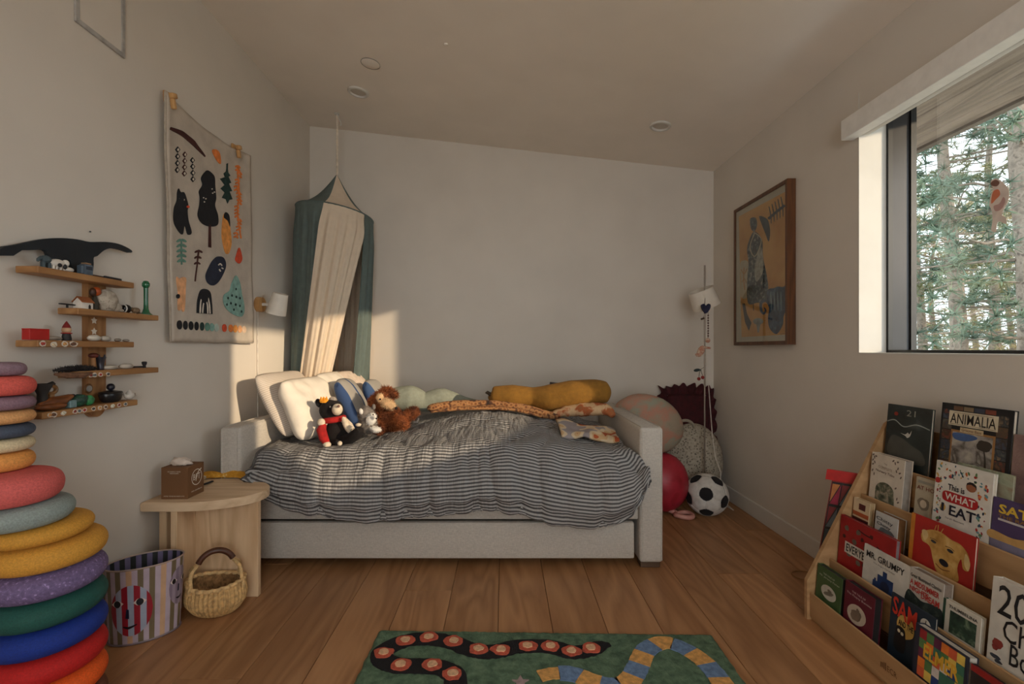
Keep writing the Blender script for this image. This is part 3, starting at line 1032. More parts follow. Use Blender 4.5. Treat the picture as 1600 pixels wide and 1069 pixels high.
drape(212, 270, [bp(495, 3.47), bp(475, 3.42), bp(466, 3.30)], CI, .63, 5, .008, 6)
top = V((tip.x, tip.y, zc(tip.x) - .02))
MB().tube([tip - V((0, 0, .01)), top], .005, 6).build('cord', mat((222, 208, 190), .9), can)
MB().tube([tip + V((.006, 0, .0)), top + V((.008, 0, 0))], .003, 6).build('cord', mat((222, 208, 190), .9), can)
hk = MB().lathe([(.018, 0), (.018, .006), (.006, .010)], (top.x, top.y, zc(tip.x) - .012), 16)
hk.tube([top + V((0, 0, .012)), top + V((.012, -.01, -.012)), top + V((.03, -.012, -.05)), top + V((.036, -.012, -.07)), top + V((.026, -.012, -.075))], .003, 6)
o = single('ceiling_hook', hk, WHITE, 'white ceiling hook from which the bed canopy hangs', 'hook')

# ------------------------------------------------------------------ wall lamp
Yl = 2.775
t = thing('wall_lamp', 'white wall lamp with a round wooden base beside the quilt', 'wall lamp', (XL, Yl, 1.28))
def cyl_x(mb, x0, x1, r0, r1, y, z, seg=24):
    M = Matrix.Rotation(PI / 2, 3, 'Y')
    mb.lathe([(r0, 0), (r0 * 1.0, 0.001), (r1, x1 - x0)], (x0, y, z), seg, M)
    return mb
cyl_x(MB(), XL, XL + .028, .045, .043, Yl, 1.305).build('base', wood('beech', (176, 128, 76), (206, 160, 104), 'Z'), t)
cyl_x(MB(), XL + .028, XL + .075, .009, .009, Yl, 1.305).build('arm', WHITE, t)
sh_c = V((XL + .115, Yl + .01, 1.31))
M = (Matrix.Rotation(.28, 3, 'Y') @ Matrix.Rotation(.1, 3, 'X'))
sh = MB().lathe([(.040, .062), (.043, .062), (.056, -.062), (.0535, -.062), (.040, .058)], sh_c, 32, M, cap0=True, cap1=False)
sh.build('shade', mat((226, 218, 206), .6, .02), t)
MB().ell(sh_c + M @ V((0, 0, -.01)), .024, seg=14, rings=8).build('bulb', mat((240, 236, 226), .3, 0), t)
MB().tube([(XL + .006, Yl - .01, 1.27), (XL + .005, Yl - .012, 1.1), (XL + .006, Yl - .01, .62), (XL + .006, Yl, .3)], .0028, 6).build('cord', mat((214, 206, 196), .7), t)

# ------------------------------------------------------------------ ceiling fittings
for (x, y, lab) in ((560, 143, 'white recessed ceiling light on the left, near the canopy cord'), (1032, 196, 'white recessed ceiling light on the right, above the framed print')):
    p = PC(x, y)
    t = thing('recessed_light', lab, 'ceiling light', p, 'recessed ceiling lights', rot=(0, math.atan((ZL - ZR) / (XR - XL)), 0))
    mb = MB().lathe([(.048, -.002), (.064, -.001), (.065, -.008), (.060, -.012), (.050, -.012), (.047, -.002)], (0, 0, 0), 32, cap0=False, cap1=False); mb.build('trim_ring', WHITE, t, world=False)
    MB().lathe([(.052, -.006), (.048, -.002), (.044, -.0015)], (0, 0, 0), 32, cap0=False).build('diffuser', mat((196, 186, 174), .4, 0), t, world=False)
p = PC(579, 99)
t = thing('sprinkler_cover', 'flat round cover plate flush with the ceiling', 'ceiling plate', p, rot=(0, math.atan((ZL - ZR) / (XR - XL)), 0))
MB().lathe([(.048, -.0005), (.05, -.003), (.046, -.005)], (0, 0, 0), 32, cap0=False).build('plate', CEIL, t, world=False)
MB().lathe([(.0515, -.0002), (.053, -.004), (.0505, -.004)], (0, 0, 0), 32, cap0=False, cap1=False).build('rim', mat((150, 142, 134), .6), t, world=False)
p = PC(697, 69)
single('sensor', MB().lathe([(.012, 0), (.011, -.005), (.004, -.008)], p, 16), CEIL, 'tiny round sensor on the bare middle of the ceiling', 'sensor', origin=p)

# access panel high on the left wall
t = thing('access_panel', 'white wall access panel with a thin grey frame', 'wall panel', (XL, 1.69, 2.145))
y0, y1, z0, z1, wd = 1.587, 1.795, 2.145, 2.45, .016
MB().box2((XL, y0 + wd, z0 + wd), (XL + .004, y1 - wd, z1 - wd)).build('door', WALL, t)
for a, b in (((y0, z0), (y1, z0 + wd)), ((y0, z1 - wd), (y1, z1)), ((y0, z0 + wd), (y0 + wd, z1 - wd)), ((y1 - wd, z0 + wd), (y1, z1 - wd))):
    MB().box2((XL, a[0], a[1]), (XL + .008, b[0], b[1]), .001, 1).build('frame_strip', mat((168, 164, 160), .6), t)
single('nail', MB().tube([PXp(141, 362, XL + .001), PXp(141, 362, XL + .008)], .003, 8), mat((50, 46, 42), .5), 'bare dark nail in the wall above the dinosaur', 'nail')
# ------------------------------------------------------------------ quilted wall hanging on the left wall
hY0, hY1, hZ0, hZ1 = 1.985, 2.645, 1.08, 2.122
HO = XL + .012
def hx(Y, z):                                             # how far the quilt stands off the wall
    a, b = (Y - hY0) / (hY1 - hY0), (z - hZ0) / (hZ1 - hZ0)
    return HO + .010 + .006 * noise.noise(V((Y * 5, z * 4, 1.7))) + .0022 * noise.noise(V((Y * 22, z * 16, 4.2))) + .006 * smooth01(.85, 1, abs(2 * a - 1))
QUILT = mat((190, 178, 164), .95, .05, 14, .35, 130)
t = thing('wall_quilt', 'hanging cream quilt with black, green and orange woodland appliques', 'wall hanging', (XL, (hY0 + hY1) / 2, hZ0))
def qs(u, v):
    Y = hY0 + (hY1 - hY0) * u
    sag = .035 * (1 - (2 * u - 1) ** 2) * v ** 3
    Yw = Y + .012 * noise.noise(V((v * 3, 0.0, 5))) * (1 if u in (0, 1) else .6) + (.030 * (.5 - v) + .012) * (1 if True else 0)
    return V((hx(Y, hZ0 + (hZ1 - hZ0) * v), Yw, hZ0 + (hZ1 - hZ0) * v - sag + .006 * noise.noise(V((u * 5, v, 2)))))
mb = MB().grid(qs, 40, 60)
q_o = mb.build('quilt', QUILT, t, sharp=180)
sm = q_o.modifiers.new('thickness', 'SOLIDIFY'); sm.thickness = .008; sm.offset = 0
edge = [qs(k / 30, 0) for k in range(31)] + [qs(1, k / 40) for k in range(1, 41)] + [qs(1 - k / 30, 1) for k in range(1, 31)] + [qs(0, 1 - k / 40) for k in range(1, 40)]
MB().tube([p - V((.004, 0, 0)) for p in edge], .006, 6, closed=True).build('binding', mat((168, 156, 142), .95, .06, 40, .3), t)
def hp(cx, cy, n=.0):                                      # crop pixel of the photograph -> quilt surface
    p = PXp(220 + cx / 2.486, 120 + cy / 2.486, HO + .012)
    return V((hx(p.y, p.z) + .0050 + n, p.y, p.z))
FB = mat((26, 27, 32), .95, .1, 40, .3); FG = mat((32, 56, 52), .95, .1, 40, .3); FT = mat((98, 138, 124), .95, .1, 40, .3)
FO = mat((224, 128, 64), .95, .1, 40, .3); FR = mat((206, 78, 46), .95, .1, 40, .3); FP = mat((226, 168, 122), .95, .1, 40, .3)
FY = mat((224, 150, 76), .95, .1, 40, .3); FN = mat((36, 42, 60), .95, .1, 40, .3); FW = mat((216, 206, 192), .95, .05, 40, .3)
FA = mat((130, 168, 158), .95, .1, 40, .3); FM = mat((70, 34, 30), .95, .1, 40, .3)
def app(name, polys, m, par=None, n=.0, th=.003):
    mb = MB()
    for P in polys:
        mb.prism([hp(x, y, n) for x, y in P], (th, 0, 0))
    return mb.build(name, m, par or t)
def leafy(cx, y0, y1, w, k, alt=False, tilt=0):
    out = [band([(cx, y0), (cx + tilt, y1)], 2.2, 3)]
    for i in range(k):
        f = (i + .5) / k
        y = y0 + (y1 - y0) * f
        for sgn in (-1, 1):
            out.append(circ(cx + tilt * f + sgn * w * .55 * (1 - .25 * f), y - w * .3, w * .55, w * .24, 10, -sgn * -.6))
    return out
o = app('branch', [band([(104, 200), (150, 218), (200, 256), (250, 310)], [5, 9, 9, 2])], FM)
for (cx, y0, y1, m) in ((139, 270, 375, FB), (168, 290, 388, FM), (200, 312, 410, FB)):
    pol = []
    for i in range(4):
        yy = y0 + (y1 - y0) * (i + .5) / 4; hh = (y1 - y0) / 8.6
        pol.append([(cx, yy - hh), (cx + 9, yy), (cx, yy + hh), (cx - 9, yy)])
    o = app('totem', pol, m)
    app('totem_eye', [[(cx, y0 + (y1 - y0) * (i + .5) / 4 - 6), (cx + 4, y0 + (y1 - y0) * (i + .5) / 4), (cx, y0 + (y1 - y0) * (i + .5) / 4 + 6), (cx - 4, y0 + (y1 - y0) * (i + .5) / 4)] for i in range(4)], FW, o, .002, .0025)
app('leaf', [spline([(276, 288), (290, 282), (304, 298), (309, 338), (292, 322)])], FO)
tree = app('tree_crown', [spline([(246, 372), (262, 364), (284, 385), (287, 420), (290, 470), (286, 500), (298, 540), (296, 575), (262, 582), (232, 570), (214, 540), (222, 500), (224, 470), (222, 445), (236, 420), (232, 395)])], FB)
app('trunk', [[(258, 575), (266, 575), (268, 664), (257, 662)]], FM)
app('face', [circ(x, y, 3, 2.5, 8) for x, y in ((238, 470), (247, 474), (241, 486), (274, 436), (283, 448), (276, 452))], FW, tree, .002, .002)
app('fir', [[(333, 340), (337, 372), (346, 384), (338, 388), (349, 412), (339, 415), (352, 444), (341, 446), (353, 476), (340, 478), (334, 492), (328, 476), (313, 470), (324, 450), (309, 434), (324, 420), (306, 396), (325, 390), (320, 376), (329, 368)], [(331, 338), (336, 336), (334, 380), (330, 380)]], FG)
bear = app('bear', [spline([(146, 434), (154, 448), (168, 452), (180, 500), (176, 520), (180, 560), (190, 606), (176, 612), (164, 578), (156, 612), (140, 600), (122, 560), (124, 515), (138, 480), (140, 450)])], FB)
app('eye', [circ(150, 474, 4, 4, 8), circ(163, 478, 4, 4, 8)], FW, bear, .002, .002)
app('mouth', [circ(178, 505, 6, 5, 8)], FR, bear, .002, .002)
fg = app('figure', [spline([(318, 540), (328, 528), (340, 545), (344, 580), (350, 640), (340, 685), (325, 680), (312, 620), (314, 575)])], FY)
app('hair', [spline([(318, 545), (326, 526), (340, 540), (343, 582), (334, 560)])], FB, fg, .002, .002)
sq = []
rq = random.Random(5)
for i in range(11):
    cy = 356 + i * 26; cx = 374 + 7 * sin(i * 1.7)
    sq += [band([(cx - 8, cy - 6), (cx + 2, cy - 10), (cx + 9, cy)], 3.2, 3), band([(cx - 7, cy + 8), (cx + 2, cy + 2), (cx + 8, cy + 12)], 2.8, 3)]
app('vine', sq + [band([(374, 350), (380, 450), (374, 540), (388, 628)], 2.0, 5)], FO)
app('fern', leafy(152, 632, 730, 19, 5, tilt=2), FT)
app('sprig', leafy(220, 672, 740, 15, 3, tilt=-6) + [band([(214, 735), (207, 795)], 2, 3)], FM)
app('mushroom', [spline([(380, 664), (390, 690), (392, 712), (380, 726), (366, 712), (370, 690)])], FR)
st = app('stone_face', [spline([(296, 698), (320, 704), (328, 736), (312, 778), (284, 810), (258, 802), (248, 772), (262, 735), (278, 710)])], FN)
app('face', [band([(296, 732), (304, 726), (312, 734)], 2, 3), band([(300, 748), (306, 756)], 2, 3), band([(310, 742), (317, 746)], 2, 3)], FW, st, .002, .002)
cat_ = app('animal', [spline([(134, 780), (146, 784), (160, 778), (172, 786), (168, 830), (164, 905), (154, 908), (152, 870), (148, 905), (138, 900), (138, 840)])], FP)
app('paw', [circ(137, 853, 7, 9, 10)], FB, cat_, .002, .002)
rb = app('rainbow', [spline([(214, 918), (216, 870), (228, 832), (248, 824), (268, 838), (276, 880), (278, 922)], 6, closed=False)], FB)
app('arc', [band([(227, 918), (230, 870), (247, 842), (262, 870), (267, 920)], 2.5, 6), band([(237, 918), (240, 885), (248, 866), (256, 885), (258, 920)], 2.5, 6)], FW, rb, .002, .002)
bush = app('bush', [spline([(320, 850), (342, 830), (352, 800), (368, 772), (382, 800), (390, 850), (398, 905), (385, 932), (350, 920), (322, 890)])], FA)
app('bud', [circ(x, y, 3, 5, 8) for x, y in ((335, 860), (350, 850), (366, 855), (380, 860), (345, 880), (362, 885), (378, 890), (330, 885), (356, 905), (385, 912), (366, 825))], FG, bush, .002, .002)
dots = [(143, FB), (167, FB), (190, FB), (213, FB), (236, FG), (257, FT), (275, FA), (292, mat((176, 190, 180), .95)), (321, FR), (345, FO), (362, FY), (380, FP), (398, mat((226, 196, 168), .95))]
for i, (x, m) in enumerate(dots):
    app('dot', [circ(x, 964 + i * 1.5, 9.5 - i * .15, 18 - i * .35, 14)], m)
# wooden clips that hold the quilt
for (cx, cy, lab) in ((126, 88, 'wooden peg clip at the higher left corner of the quilt'), (381, 286, 'wooden peg clip near the lamp side corner of the quilt')):
    p = PXp(220 + cx / 2.486, 120 + cy / 2.486, HO + .03)
    k = thing('quilt_clip', lab, 'clip', p, 'wooden quilt clips')
    bw = wood('beech', (176, 128, 76), (206, 160, 104), 'Z')
    MB().box(p + V((0, .0, .015)), (.022, .030, .022), Matrix.Rotation(.3, 3, 'X'), .005, 2).build('head', bw, k)
    MB().box(p + V((-.004, .006, -.016)), (.018, .018, .042), Matrix.Rotation(.25, 3, 'X'), .004, 2).build('jaw', bw, k)
    MB().box(p + V((-.024, -.004, .006)), (.012, .034, .05), Matrix.Rotation(.1, 3, 'X'), .004, 2).build('wall_block', bw, k)

# ------------------------------------------------------------------ tiered wall shelf
SHW = wood('shelf_pine', (142, 98, 56), (176, 130, 82), 'Y', 1.0, .6)
SHV = wood('shelf_pine_upright', (136, 92, 52), (170, 122, 76), 'Z', 1.0, .6)
SD = .088
shelf = thing('wall_shelf', 'five tier wooden wall shelf on a central upright', 'shelf', (XL, 1.655, .82))
mb = MB()
y0, y1 = 1.618, 1.69
prof = [(XL, y0, 1.285), (XL, y0, .85)] + [(XL, (y0 + y1) / 2 - .036 * cos(PI * k / 10), .85 - .042 * sin(PI * k / 10)) for k in range(1, 10)] + [(XL, y1, .85), (XL, y1, 1.285)]
mb.prism(prof, (.022, 0, 0)).build('upright', SHV, shelf)
ZT = [1.287, 1.176, 1.071, .973, .858]                    # top faces of the boards
for i, z in enumerate(ZT):
    a, b = ((1.375, 1.735), (1.505, 1.858))[i % 2]
    if i == 4: a, b = 1.39, 1.752
    MB().box2((XL + .022, a, z - .02), (XL + SD, b, z), .002, 1).build('board', SHW, shelf)
def on(tier, px, dep=.05):
    """point on a board: tier, photo column, distance from the wall"""
    X = XL + dep
    return V((X, X * F / (px - CX), ZT[tier]))
# dinosaur cut-out standing behind the top board
Xd = XL + .0245
dn = [(1, 385), (30, 380), (60, 374), (90, 372), (115, 374), (135, 378), (160, 378), (180, 381), (196, 388), (202, 393), (198, 395), (186, 391), (170, 388),
      (158, 391), (147, 400), (141, 403), (140, 417), (126, 424), (112, 420), (104, 406), (88, 408), (84, 412), (72, 410), (70, 400), (64, 391), (40, 391), (1, 391), (-40, 388)]
mb = MB()
pts = [PXp(x, y, Xd) for x, y in spline(dn, 3)]
zmin = min(p.z for p in pts)
mb.prism([V((p.x, p.y, p.z + (ZT[0] + .001 - zmin))) if p.z < 1.33 else p for p in pts], (.012, 0, 0))
single('dinosaur_figure', mb, mat((18, 26, 34), .6, .1), 'flat dark navy long-necked wooden dinosaur on the top shelf', 'toy', group='toys on the wall shelf')
GR = 'toys on the wall shelf'
def blob(name, parts, lab, cat='toy', group=GR, base=None):
    """small figure: list of (part name, centre, radii, material)"""
    tt = thing(name, lab, cat, base, group)
    for nm, c, r, m in parts:
        MB().ell(c, r, seg=14, rings=9).build(nm, m, tt)
    return tt
E = lambda p, dx, dy, dz: p + V((dx, dy, dz))
DG = mat((64, 78, 84), .7, .15); CW = mat((206, 198, 188), .7, .1); BRN = mat((120, 70, 38), .6, .2); DK = mat((30, 28, 30), .6, .2)
p = on(0, 71, .062); tt = thing('elephant_toy', 'small grey green animal figurine by the dinosaur tail', 'toy', p, GR)
MB().ell(E(p, 0, 0, .028), (.012, .016, .012)).build('head', DG, tt)
for dy in (-.008, .010): MB().box(E(p, 0, dy, .011), (.014, .009, .022), None, .003, 1).build('leg', DG, tt)
MB().tube([E(p, 0, -.012, .030), E(p, .0, -.022, .024), E(p, .0, -.024, .018)], [.007, .005, .003], 8).build('trunk', DG, tt)
p = on(0, 90, .066); tt = thing('cow_toy', 'white animal figurine with black patches on the top shelf', 'toy', p, GR)
MB().ell(E(p, 0, 0, .022), (.012, .026, .013)).build('body', CW, tt)
for dy in (-.016, -.006, .008, .018): MB().box(E(p, 0, dy, .007), (.012, .006, .014), None, .002, 1).build('leg', CW, tt)
MB().ell(E(p, .004, .022, .026), (.009, .010, .011)).build('head', CW, tt)
MB().ell(E(p, .011, -.004, .016), (.003, .007, .006)).build('patch', DK, tt)
MB().ell(E(p, .010, .014, .014), (.004, .006, .008)).build('patch', DK, tt)
p = on(0, 106, .066)
single('shell', MB().ell(E(p, 0, 0, .008), (.014, .016, .008)), CW, 'small white shell at the foot of the dinosaur', 'shell', GR)
p = on(0, 132, .066); tt = thing('block_robot', 'grey and blue boxy truck figure in front of the dinosaur', 'toy', p, GR)
MB().box(E(p, 0, .006, .018), (.02, .034, .036), None, .004, 2).build('body', mat((84, 98, 112), .6, .15), tt)
MB().box(E(p, .002, -.016, .016), (.02, .012, .03), None, .003, 1).build('cab', mat((70, 84, 98), .6), tt)
MB().box(E(p, .0105, .006, .024), (.001, .022, .012), None, 0).build('screen', mat((36, 48, 64), .4), tt)
MB().box(E(p, 0, .006, .0385), (.018, .02, .005), None, .001, 1).build('roof', mat((152, 120, 90), .6), tt)
p = on(0, 176, .072)
mb = MB().box(E(p, 0, 0, .005), (.010, .075, .008), Matrix.Rotation(.05, 3, 'Z'), .002, 1)
single('harmonica', mb, DK, 'slim black bar lying at the right end of the top shelf', 'toy', GR)
p = on(0, 152, .070)
single('pencil', MB().tube([E(p, 0, -.03, .004), E(p, .0, .04, .004)], .0032, 6), mat((58, 40, 30), .5), 'thin dark stick lying in front of the top shelf middle', 'pencil', GR)
# second tier
p = on(1, 148, .058); tt = thing('fruit_ornament', 'orange and brown bauble standing by the shelf upright', 'ornament', p, GR)
MB().lathe([(.010, 0), (.013, .02), (.009, .035), (.004, .05)], E(p, 0, 0, 0), 14).build('stem', mat((48, 40, 26), .6, .2), tt)
MB().ell(E(p, .002, .004, .064), (.013, .014, .015)).build('bauble', mat((176, 78, 26), .5, .3), tt)
MB().ell(E(p, .002, -.010, .060), (.010, .010, .015)).build('bauble', mat((70, 40, 20), .5, .3), tt)
p = on(1, 105, .055); mb = MB().box(E(p, 0, 0, .011), (.012, .05, .004), None, .0015, 1); mb.tube([E(p, 0, 0, 0), E(p, 0, 0, .009)], .003, 8)
single('toy_propeller', mb, DK, 'small black flat bar on a pin at the second shelf end', 'toy', GR)
p = on(1, 130, .062); tt = thing('toy_house', 'tiny white house with a pitched brown roof', 'toy', p, GR)
ha, hb = .021, .024
mb = MB().prism([E(p, -.014, -ha, 0), E(p, .014, -ha, 0), E(p, .014, -ha, .022), E(p, 0, -ha, .036), E(p, -.014, -ha, .022)], (0, 2 * ha, 0))
# gable faces the room's back; the roof ridge runs along the wall
mb.build('walls', mat((220, 212, 202), .7), tt)
for sgn in (-1, 1):
    MB().prism([E(p, 0, -ha - .003, .0375), E(p, sgn * .017, -ha - .003, .0205), E(p, sgn * .017, -ha - .003, .0235), E(p, 0, -ha - .003, .0405)], (0, 2 * ha + .006, 0)).build('roof_side', mat((150, 88, 48), .7), tt)
dr = [(y, z) for y, z in [(.004, 0), (.004, .011), (.008, .016), (.012, .011), (.012, 0)]]
MB().prism([E(p, .0141, y, z) for y, z in dr], (.0008, 0, 0)).build('door', DK, tt)
p = on(1, 168, .056); tt = thing('stone_creature', 'rounded pale grey carved stone animal on the second shelf', 'ornament', p, GR)
STN = blotch('veined_stone', [(.3, (150, 138, 124)), (.6, (190, 178, 162)), (.7, (96, 86, 76))], 60, bump=.3)
MB().ell(E(p, 0, -.006, .037), (.030, .040, .040), fn=lambda d: 1 + .06 * noise.noise(d * 3)).build('body', STN, tt)
MB().ell(E(p, .008, .024, .018), (.018, .022, .018), Matrix.Rotation(-.5, 3, 'X')).build('head', STN, tt)
MB().ell(E(p, .012, .040, .007), (.010, .013, .006)).build('paw', STN, tt)
p = on(1, 197, .060); tt = thing('beetle_pebble', 'round glossy black pebble with white trim', 'ornament', p, GR)
MB().ell(E(p, 0, 0, .016), (.015, .018, .016)).build('stone', mat((14, 15, 18), .2), tt)
MB().tube([E(p, .013 * cos(a), -.012, .016 + .014 * sin(a)) for a in [k * PI / 8 for k in range(16)]], .002, 6, closed=True).build('ring', CW, tt)
p = on(1, 212, .060); tt = thing('turtle_figure', 'little brown shelled turtle figurine near the green vase', 'toy', p, GR)
MB().ell(E(p, 0, 0, .014), (.012, .017, .011)).build('shell', mat((120, 98, 74), .7, .2, 80), tt)
for dy in (-.010, .010): MB().box(E(p, .004, dy, .004), (.014, .006, .008), None, .002, 1).build('leg', mat((98, 80, 60), .7), tt)
MB().ell(E(p, 0, -.018, .018), (.006, .007, .006)).build('head', mat((110, 90, 68), .7), tt)
p = on(1, 228, .058); tt = thing('bud_vase', 'slender emerald green glass bud vase with flared foot', 'vase', p, GR)
GRN = mat((20, 92, 58), .12, .08, 20, coat=.5)
MB().lathe([(.021, 0), (.021, .003), (.013, .010), (.0085, .024), (.0075, .05), (.0078, .105)], p, 20).build('stem', GRN, tt)
MB().lathe([(.0078, .104), (.013, .112), (.013, .122), (.008, .131), (.003, .133)], p, 16).build('bulb', GRN, tt)
# third tier
p = on(2, 56, .064)
tt = thing('red_box', 'plain red rectangular block on the left of the third shelf', 'box', p, GR)
MB().box(E(p, 0, 0, .016), (.024, .060, .030), None, .001, 1).build('body', mat((172, 26, 22), .55, .04), tt)
MB().box(E(p, 0, 0, .0325), (.025, .061, .003), None, .001, 1).build('lid', mat((182, 32, 26), .55, .04), tt)
p = on(2, 104, .060); tt = thing('gnome', 'tiny gnome figure with red pointed cap and dark coat', 'toy', p, GR)
MB().lathe([(.012, 0), (.013, .006), (.010, .024), (.007, .026)], p, 14).build('coat', DK, tt)
MB().ell(E(p, 0, 0, .034), (.0125, .0125, .012)).build('head', mat((186, 150, 118), .7, .1), tt)
MB().lathe([(.0115, .041), (.008, .050), (.001, .062)], p, 14).build('cap', mat((120, 24, 22), .8), tt)
MB().tube([E(p, .0125 * cos(a), .0125 * sin(a), .024) for a in [k * PI / 6 for k in range(12)]], .002, 6, closed=True).build('collar', mat((150, 30, 26), .8), tt)
for i, (px, r, m, lab) in enumerate(((84, (.012, .026, .007), mat((150, 140, 128), .7, .15), 'flat grey pebble behind the gnome and red block'),
        (147, (.014, .024, .011), mat((212, 204, 190), .6, .1), 'larger white pebble right of the upright on the third shelf'),
        (165, (.012, .02, .010), mat((176, 168, 156), .6, .15), 'grey pebble touching the large white one'),
        (184, (.010, .012, .006), mat((130, 120, 108), .7, .15), 'little brownish pebble on the third shelf'),
        (197, (.010, .012, .005), mat((150, 140, 128), .7, .15), 'last flat pebble towards the third shelf end'),
        )):
    p = on(2, px, .060)
    single('pebble', MB().ell(E(p, 0, 0, r[2]), r, seg=16, rings=8, fn=lambda d, i=i: 1 + .12 * noise.noise(d * 2 + V((i, 0, 0)))), m, lab, 'pebble', 'pebbles on the wall shelf')
# fourth tier
p = on(3, 118, .06)
mb = MB().tube([E(p, 0, -.075, .006), E(p, .002, -.04, .008), E(p, .004, .0, .009), E(p, .002, .04, .008), E(p, 0, .075, .006)], [.003, .009, .011, .010, .004], 10, flat=.8)
fur_on(mb, 900, .008, .0009, seed=31)
single('feather_roll', mb, DK, 'long dark furry strip lying on the fourth shelf', 'toy', GR)
p = on(3, 116, .083)
mb = MB().tube([E(p, .004, -.07, -.004), E(p, .005, -.03, -.010), E(p, .005, .03, -.012), E(p, .004, .06, -.006)], [.003, .008, .008, .003], 8, flat=1.2)
single('bark_strip', mb, mat((104, 74, 54), .9, .25, 60, .5), 'strip of brown bark hanging over the fourth shelf edge', 'bark', GR)
p = on(3, 157, .055); tt = thing('crown_cup', 'small dark pewter cup with pointed rim', 'cup', p, GR)
mb = MB(); SEG = 20
prof = [(.010, 0), (.011, .002), (.009, .006), (.012, .03), (.016, .044)]
mb.lathe(prof, p, SEG, cap1=False)
for k in range(5):
    a = 2 * PI * k / 5
    mb.lathe([(.005, .040), (.001, .053)], E(p, .0135 * cos(a), .0135 * sin(a), 0), 6)
mb.build('bowl', mat((54, 52, 60), .35, .1, metal=.5), tt)
p = on(3, 146, .050); tt = thing('mushroom_figure', 'brown capped toadstool figure beside the pewter cup', 'toy', p, GR)
MB().lathe([(.008, 0), (.007, .03), (.006, .044)], p, 12).build('stalk', mat((150, 104, 62), .7, .15), tt)
MB().ell(E(p, 0, 0, .050), (.014, .016, .009)).build('cap', mat((98, 40, 26), .6, .2), tt)
for px, r, lab in ((172, (.016, .032, .009), 'broad low grey stone in the middle of the fourth shelf'), (197, (.016, .030, .011), 'domed whitish stone right on the fourth shelf')):
    p = on(3, px, .055)
    single('pebble', MB().ell(E(p, 0, 0, r[2] * .8), r, seg=16, rings=8), mat((188, 178, 164), .7, .1), lab, 'pebble', 'pebbles on the wall shelf')
p = on(3, 218, .06)
tt = thing('toy_pipe', 'little black pipe shape lying at the fourth shelf end', 'toy', p, GR)
MB().tube([E(p, 0, -.034, .005), E(p, 0, .02, .004)], .0032, 8).build('stem', DK, tt)
MB().lathe([(.006, 0), (.005, .008), (.008, .014), (.009, .022), (.005, .024)], E(p, 0, .024, 0), 12).build('bowl', DK, tt)
# fifth tier
p = on(4, 92, .058)
tt = thing('wooden_bird', 'carved brown bird at the left end of the lowest shelf', 'ornament', p, GR)
WB = wood('carved_wood', (92, 48, 22), (150, 90, 46), 'Y', 4, .45)
MB().tube([E(p, .0, -.065, .018), E(p, 0, -.03, .022), E(p, 0, .01, .026), E(p, 0, .035, .034), E(p, 0, .05, .038)], [.006, .018, .016, .010, .004], 12).build('body', WB, tt)
MB().ell(E(p, .004, -.03, .012), (.022, .05, .012)).build('base', WB, tt)
MB().ell(E(p, 0, .048, .037), (.006, .007, .006)).build('tail_tip', DK, tt)
p = on(4, 66, .050); tt = thing('goblet', 'dark chipped clay goblet by the rainbow stone tower', 'goblet', p, GR)
MB().lathe([(.012, 0), (.014, .02), (.012, .05), (.020, .072), (.024, .082)], p, 16, cap1=False, fn=lambda th, z: 1 + (.12 * sin(3 * th) if z > .06 else 0)).build('cup', mat((50, 48, 48), .6, .2), tt)
MB().tube([E(p, 0, .020, .078), E(p, 0, .032, .082), E(p, 0, .040, .078)], [.006, .006, .003], 8).build('lip', mat((50, 48, 48), .6, .2), tt)
p = on(4, 80, .048)
single('amber_ring', MB().tube([E(p, 0, .016 * cos(a), .062 + .012 * sin(a)) for a in [k * PI / 8 for k in range(16)]], .006, 8, closed=True).box(E(p, 0, 0, .025), (.01, .016, .05), None, .003), mat((150, 108, 64), .3, .2), 'amber coloured ring standing behind the carved bird', 'ornament', GR)
p = on(4, 111, .066)
single('teal_cube', MB().box(E(p, 0, 0, .0125), (.018, .024, .024), None, .002, 1), mat((108, 136, 140), .5, .15, 60), 'small pale teal cube on the lowest shelf', 'block', GR)
p = on(4, 124, .060); GEO = blotch('green_mineral', [(.3, (20, 40, 34)), (.5, (38, 72, 60)), (.65, (60, 110, 84)), (.75, (46, 44, 48))], 70, bump=.6, rough=.4)
single('mineral', MB().ell(E(p, 0, 0, .020), (.018, .026, .020), seg=18, rings=10, fn=lambda d: 1 + .15 * noise.noise(d * 2.2)), GEO, 'dark green faceted mineral lump', 'mineral', GR)
p = on(4, 139, .066)
single('mineral', MB().ell(E(p, 0, 0, .017), (.014, .016, .017), seg=18, rings=10, fn=lambda d: 1 + .12 * noise.noise(d * 2.7)), blotch('bright_mineral', [(.3, (34, 80, 56)), (.6, (64, 150, 92)), (.7, (40, 60, 50))], 80, rough=.3), 'brighter green round mineral beside the lidded pot', 'mineral', GR)
p = on(4, 143, .036); tt = thing('medal', 'round bronze medal hung on the shelf upright', 'medal', E(p, 0, 0, .028), GR)
M = Matrix.Rotation(PI / 2, 3, 'Y')
MB().lathe([(.016, 0), (.017, .002), (.015, .004)], E(p, -.012, 0, .052), 20, M).build('rim', mat((112, 78, 44), .4, .1, metal=.3), tt)
MB().lathe([(.011, .004), (.010, .006)], E(p, -.012, 0, .052), 20, M).build('face', mat((150, 146, 140), .4, .1), tt)
p = on(4, 173, .056); tt = thing('lidded_pot', 'small black lidded pot with a round knob', 'pot', p, GR)
POT = mat((24, 24, 26), .3, .15)
MB().lathe([(.024, 0), (.032, .010), (.036, .024), (.035, .030)], p, 24, sx=.8, sy=1.1).build('bowl', POT, tt)
ld = MB().lathe([(.036, .030), (.038, .032), (.034, .037), (.012, .041)], p, 24, sx=.8, sy=1.1).build('lid', POT, tt)
MB().ell(E(p, 0, 0, .053), .0125).build('knob', mat((30, 32, 44), .3, .2), ld)
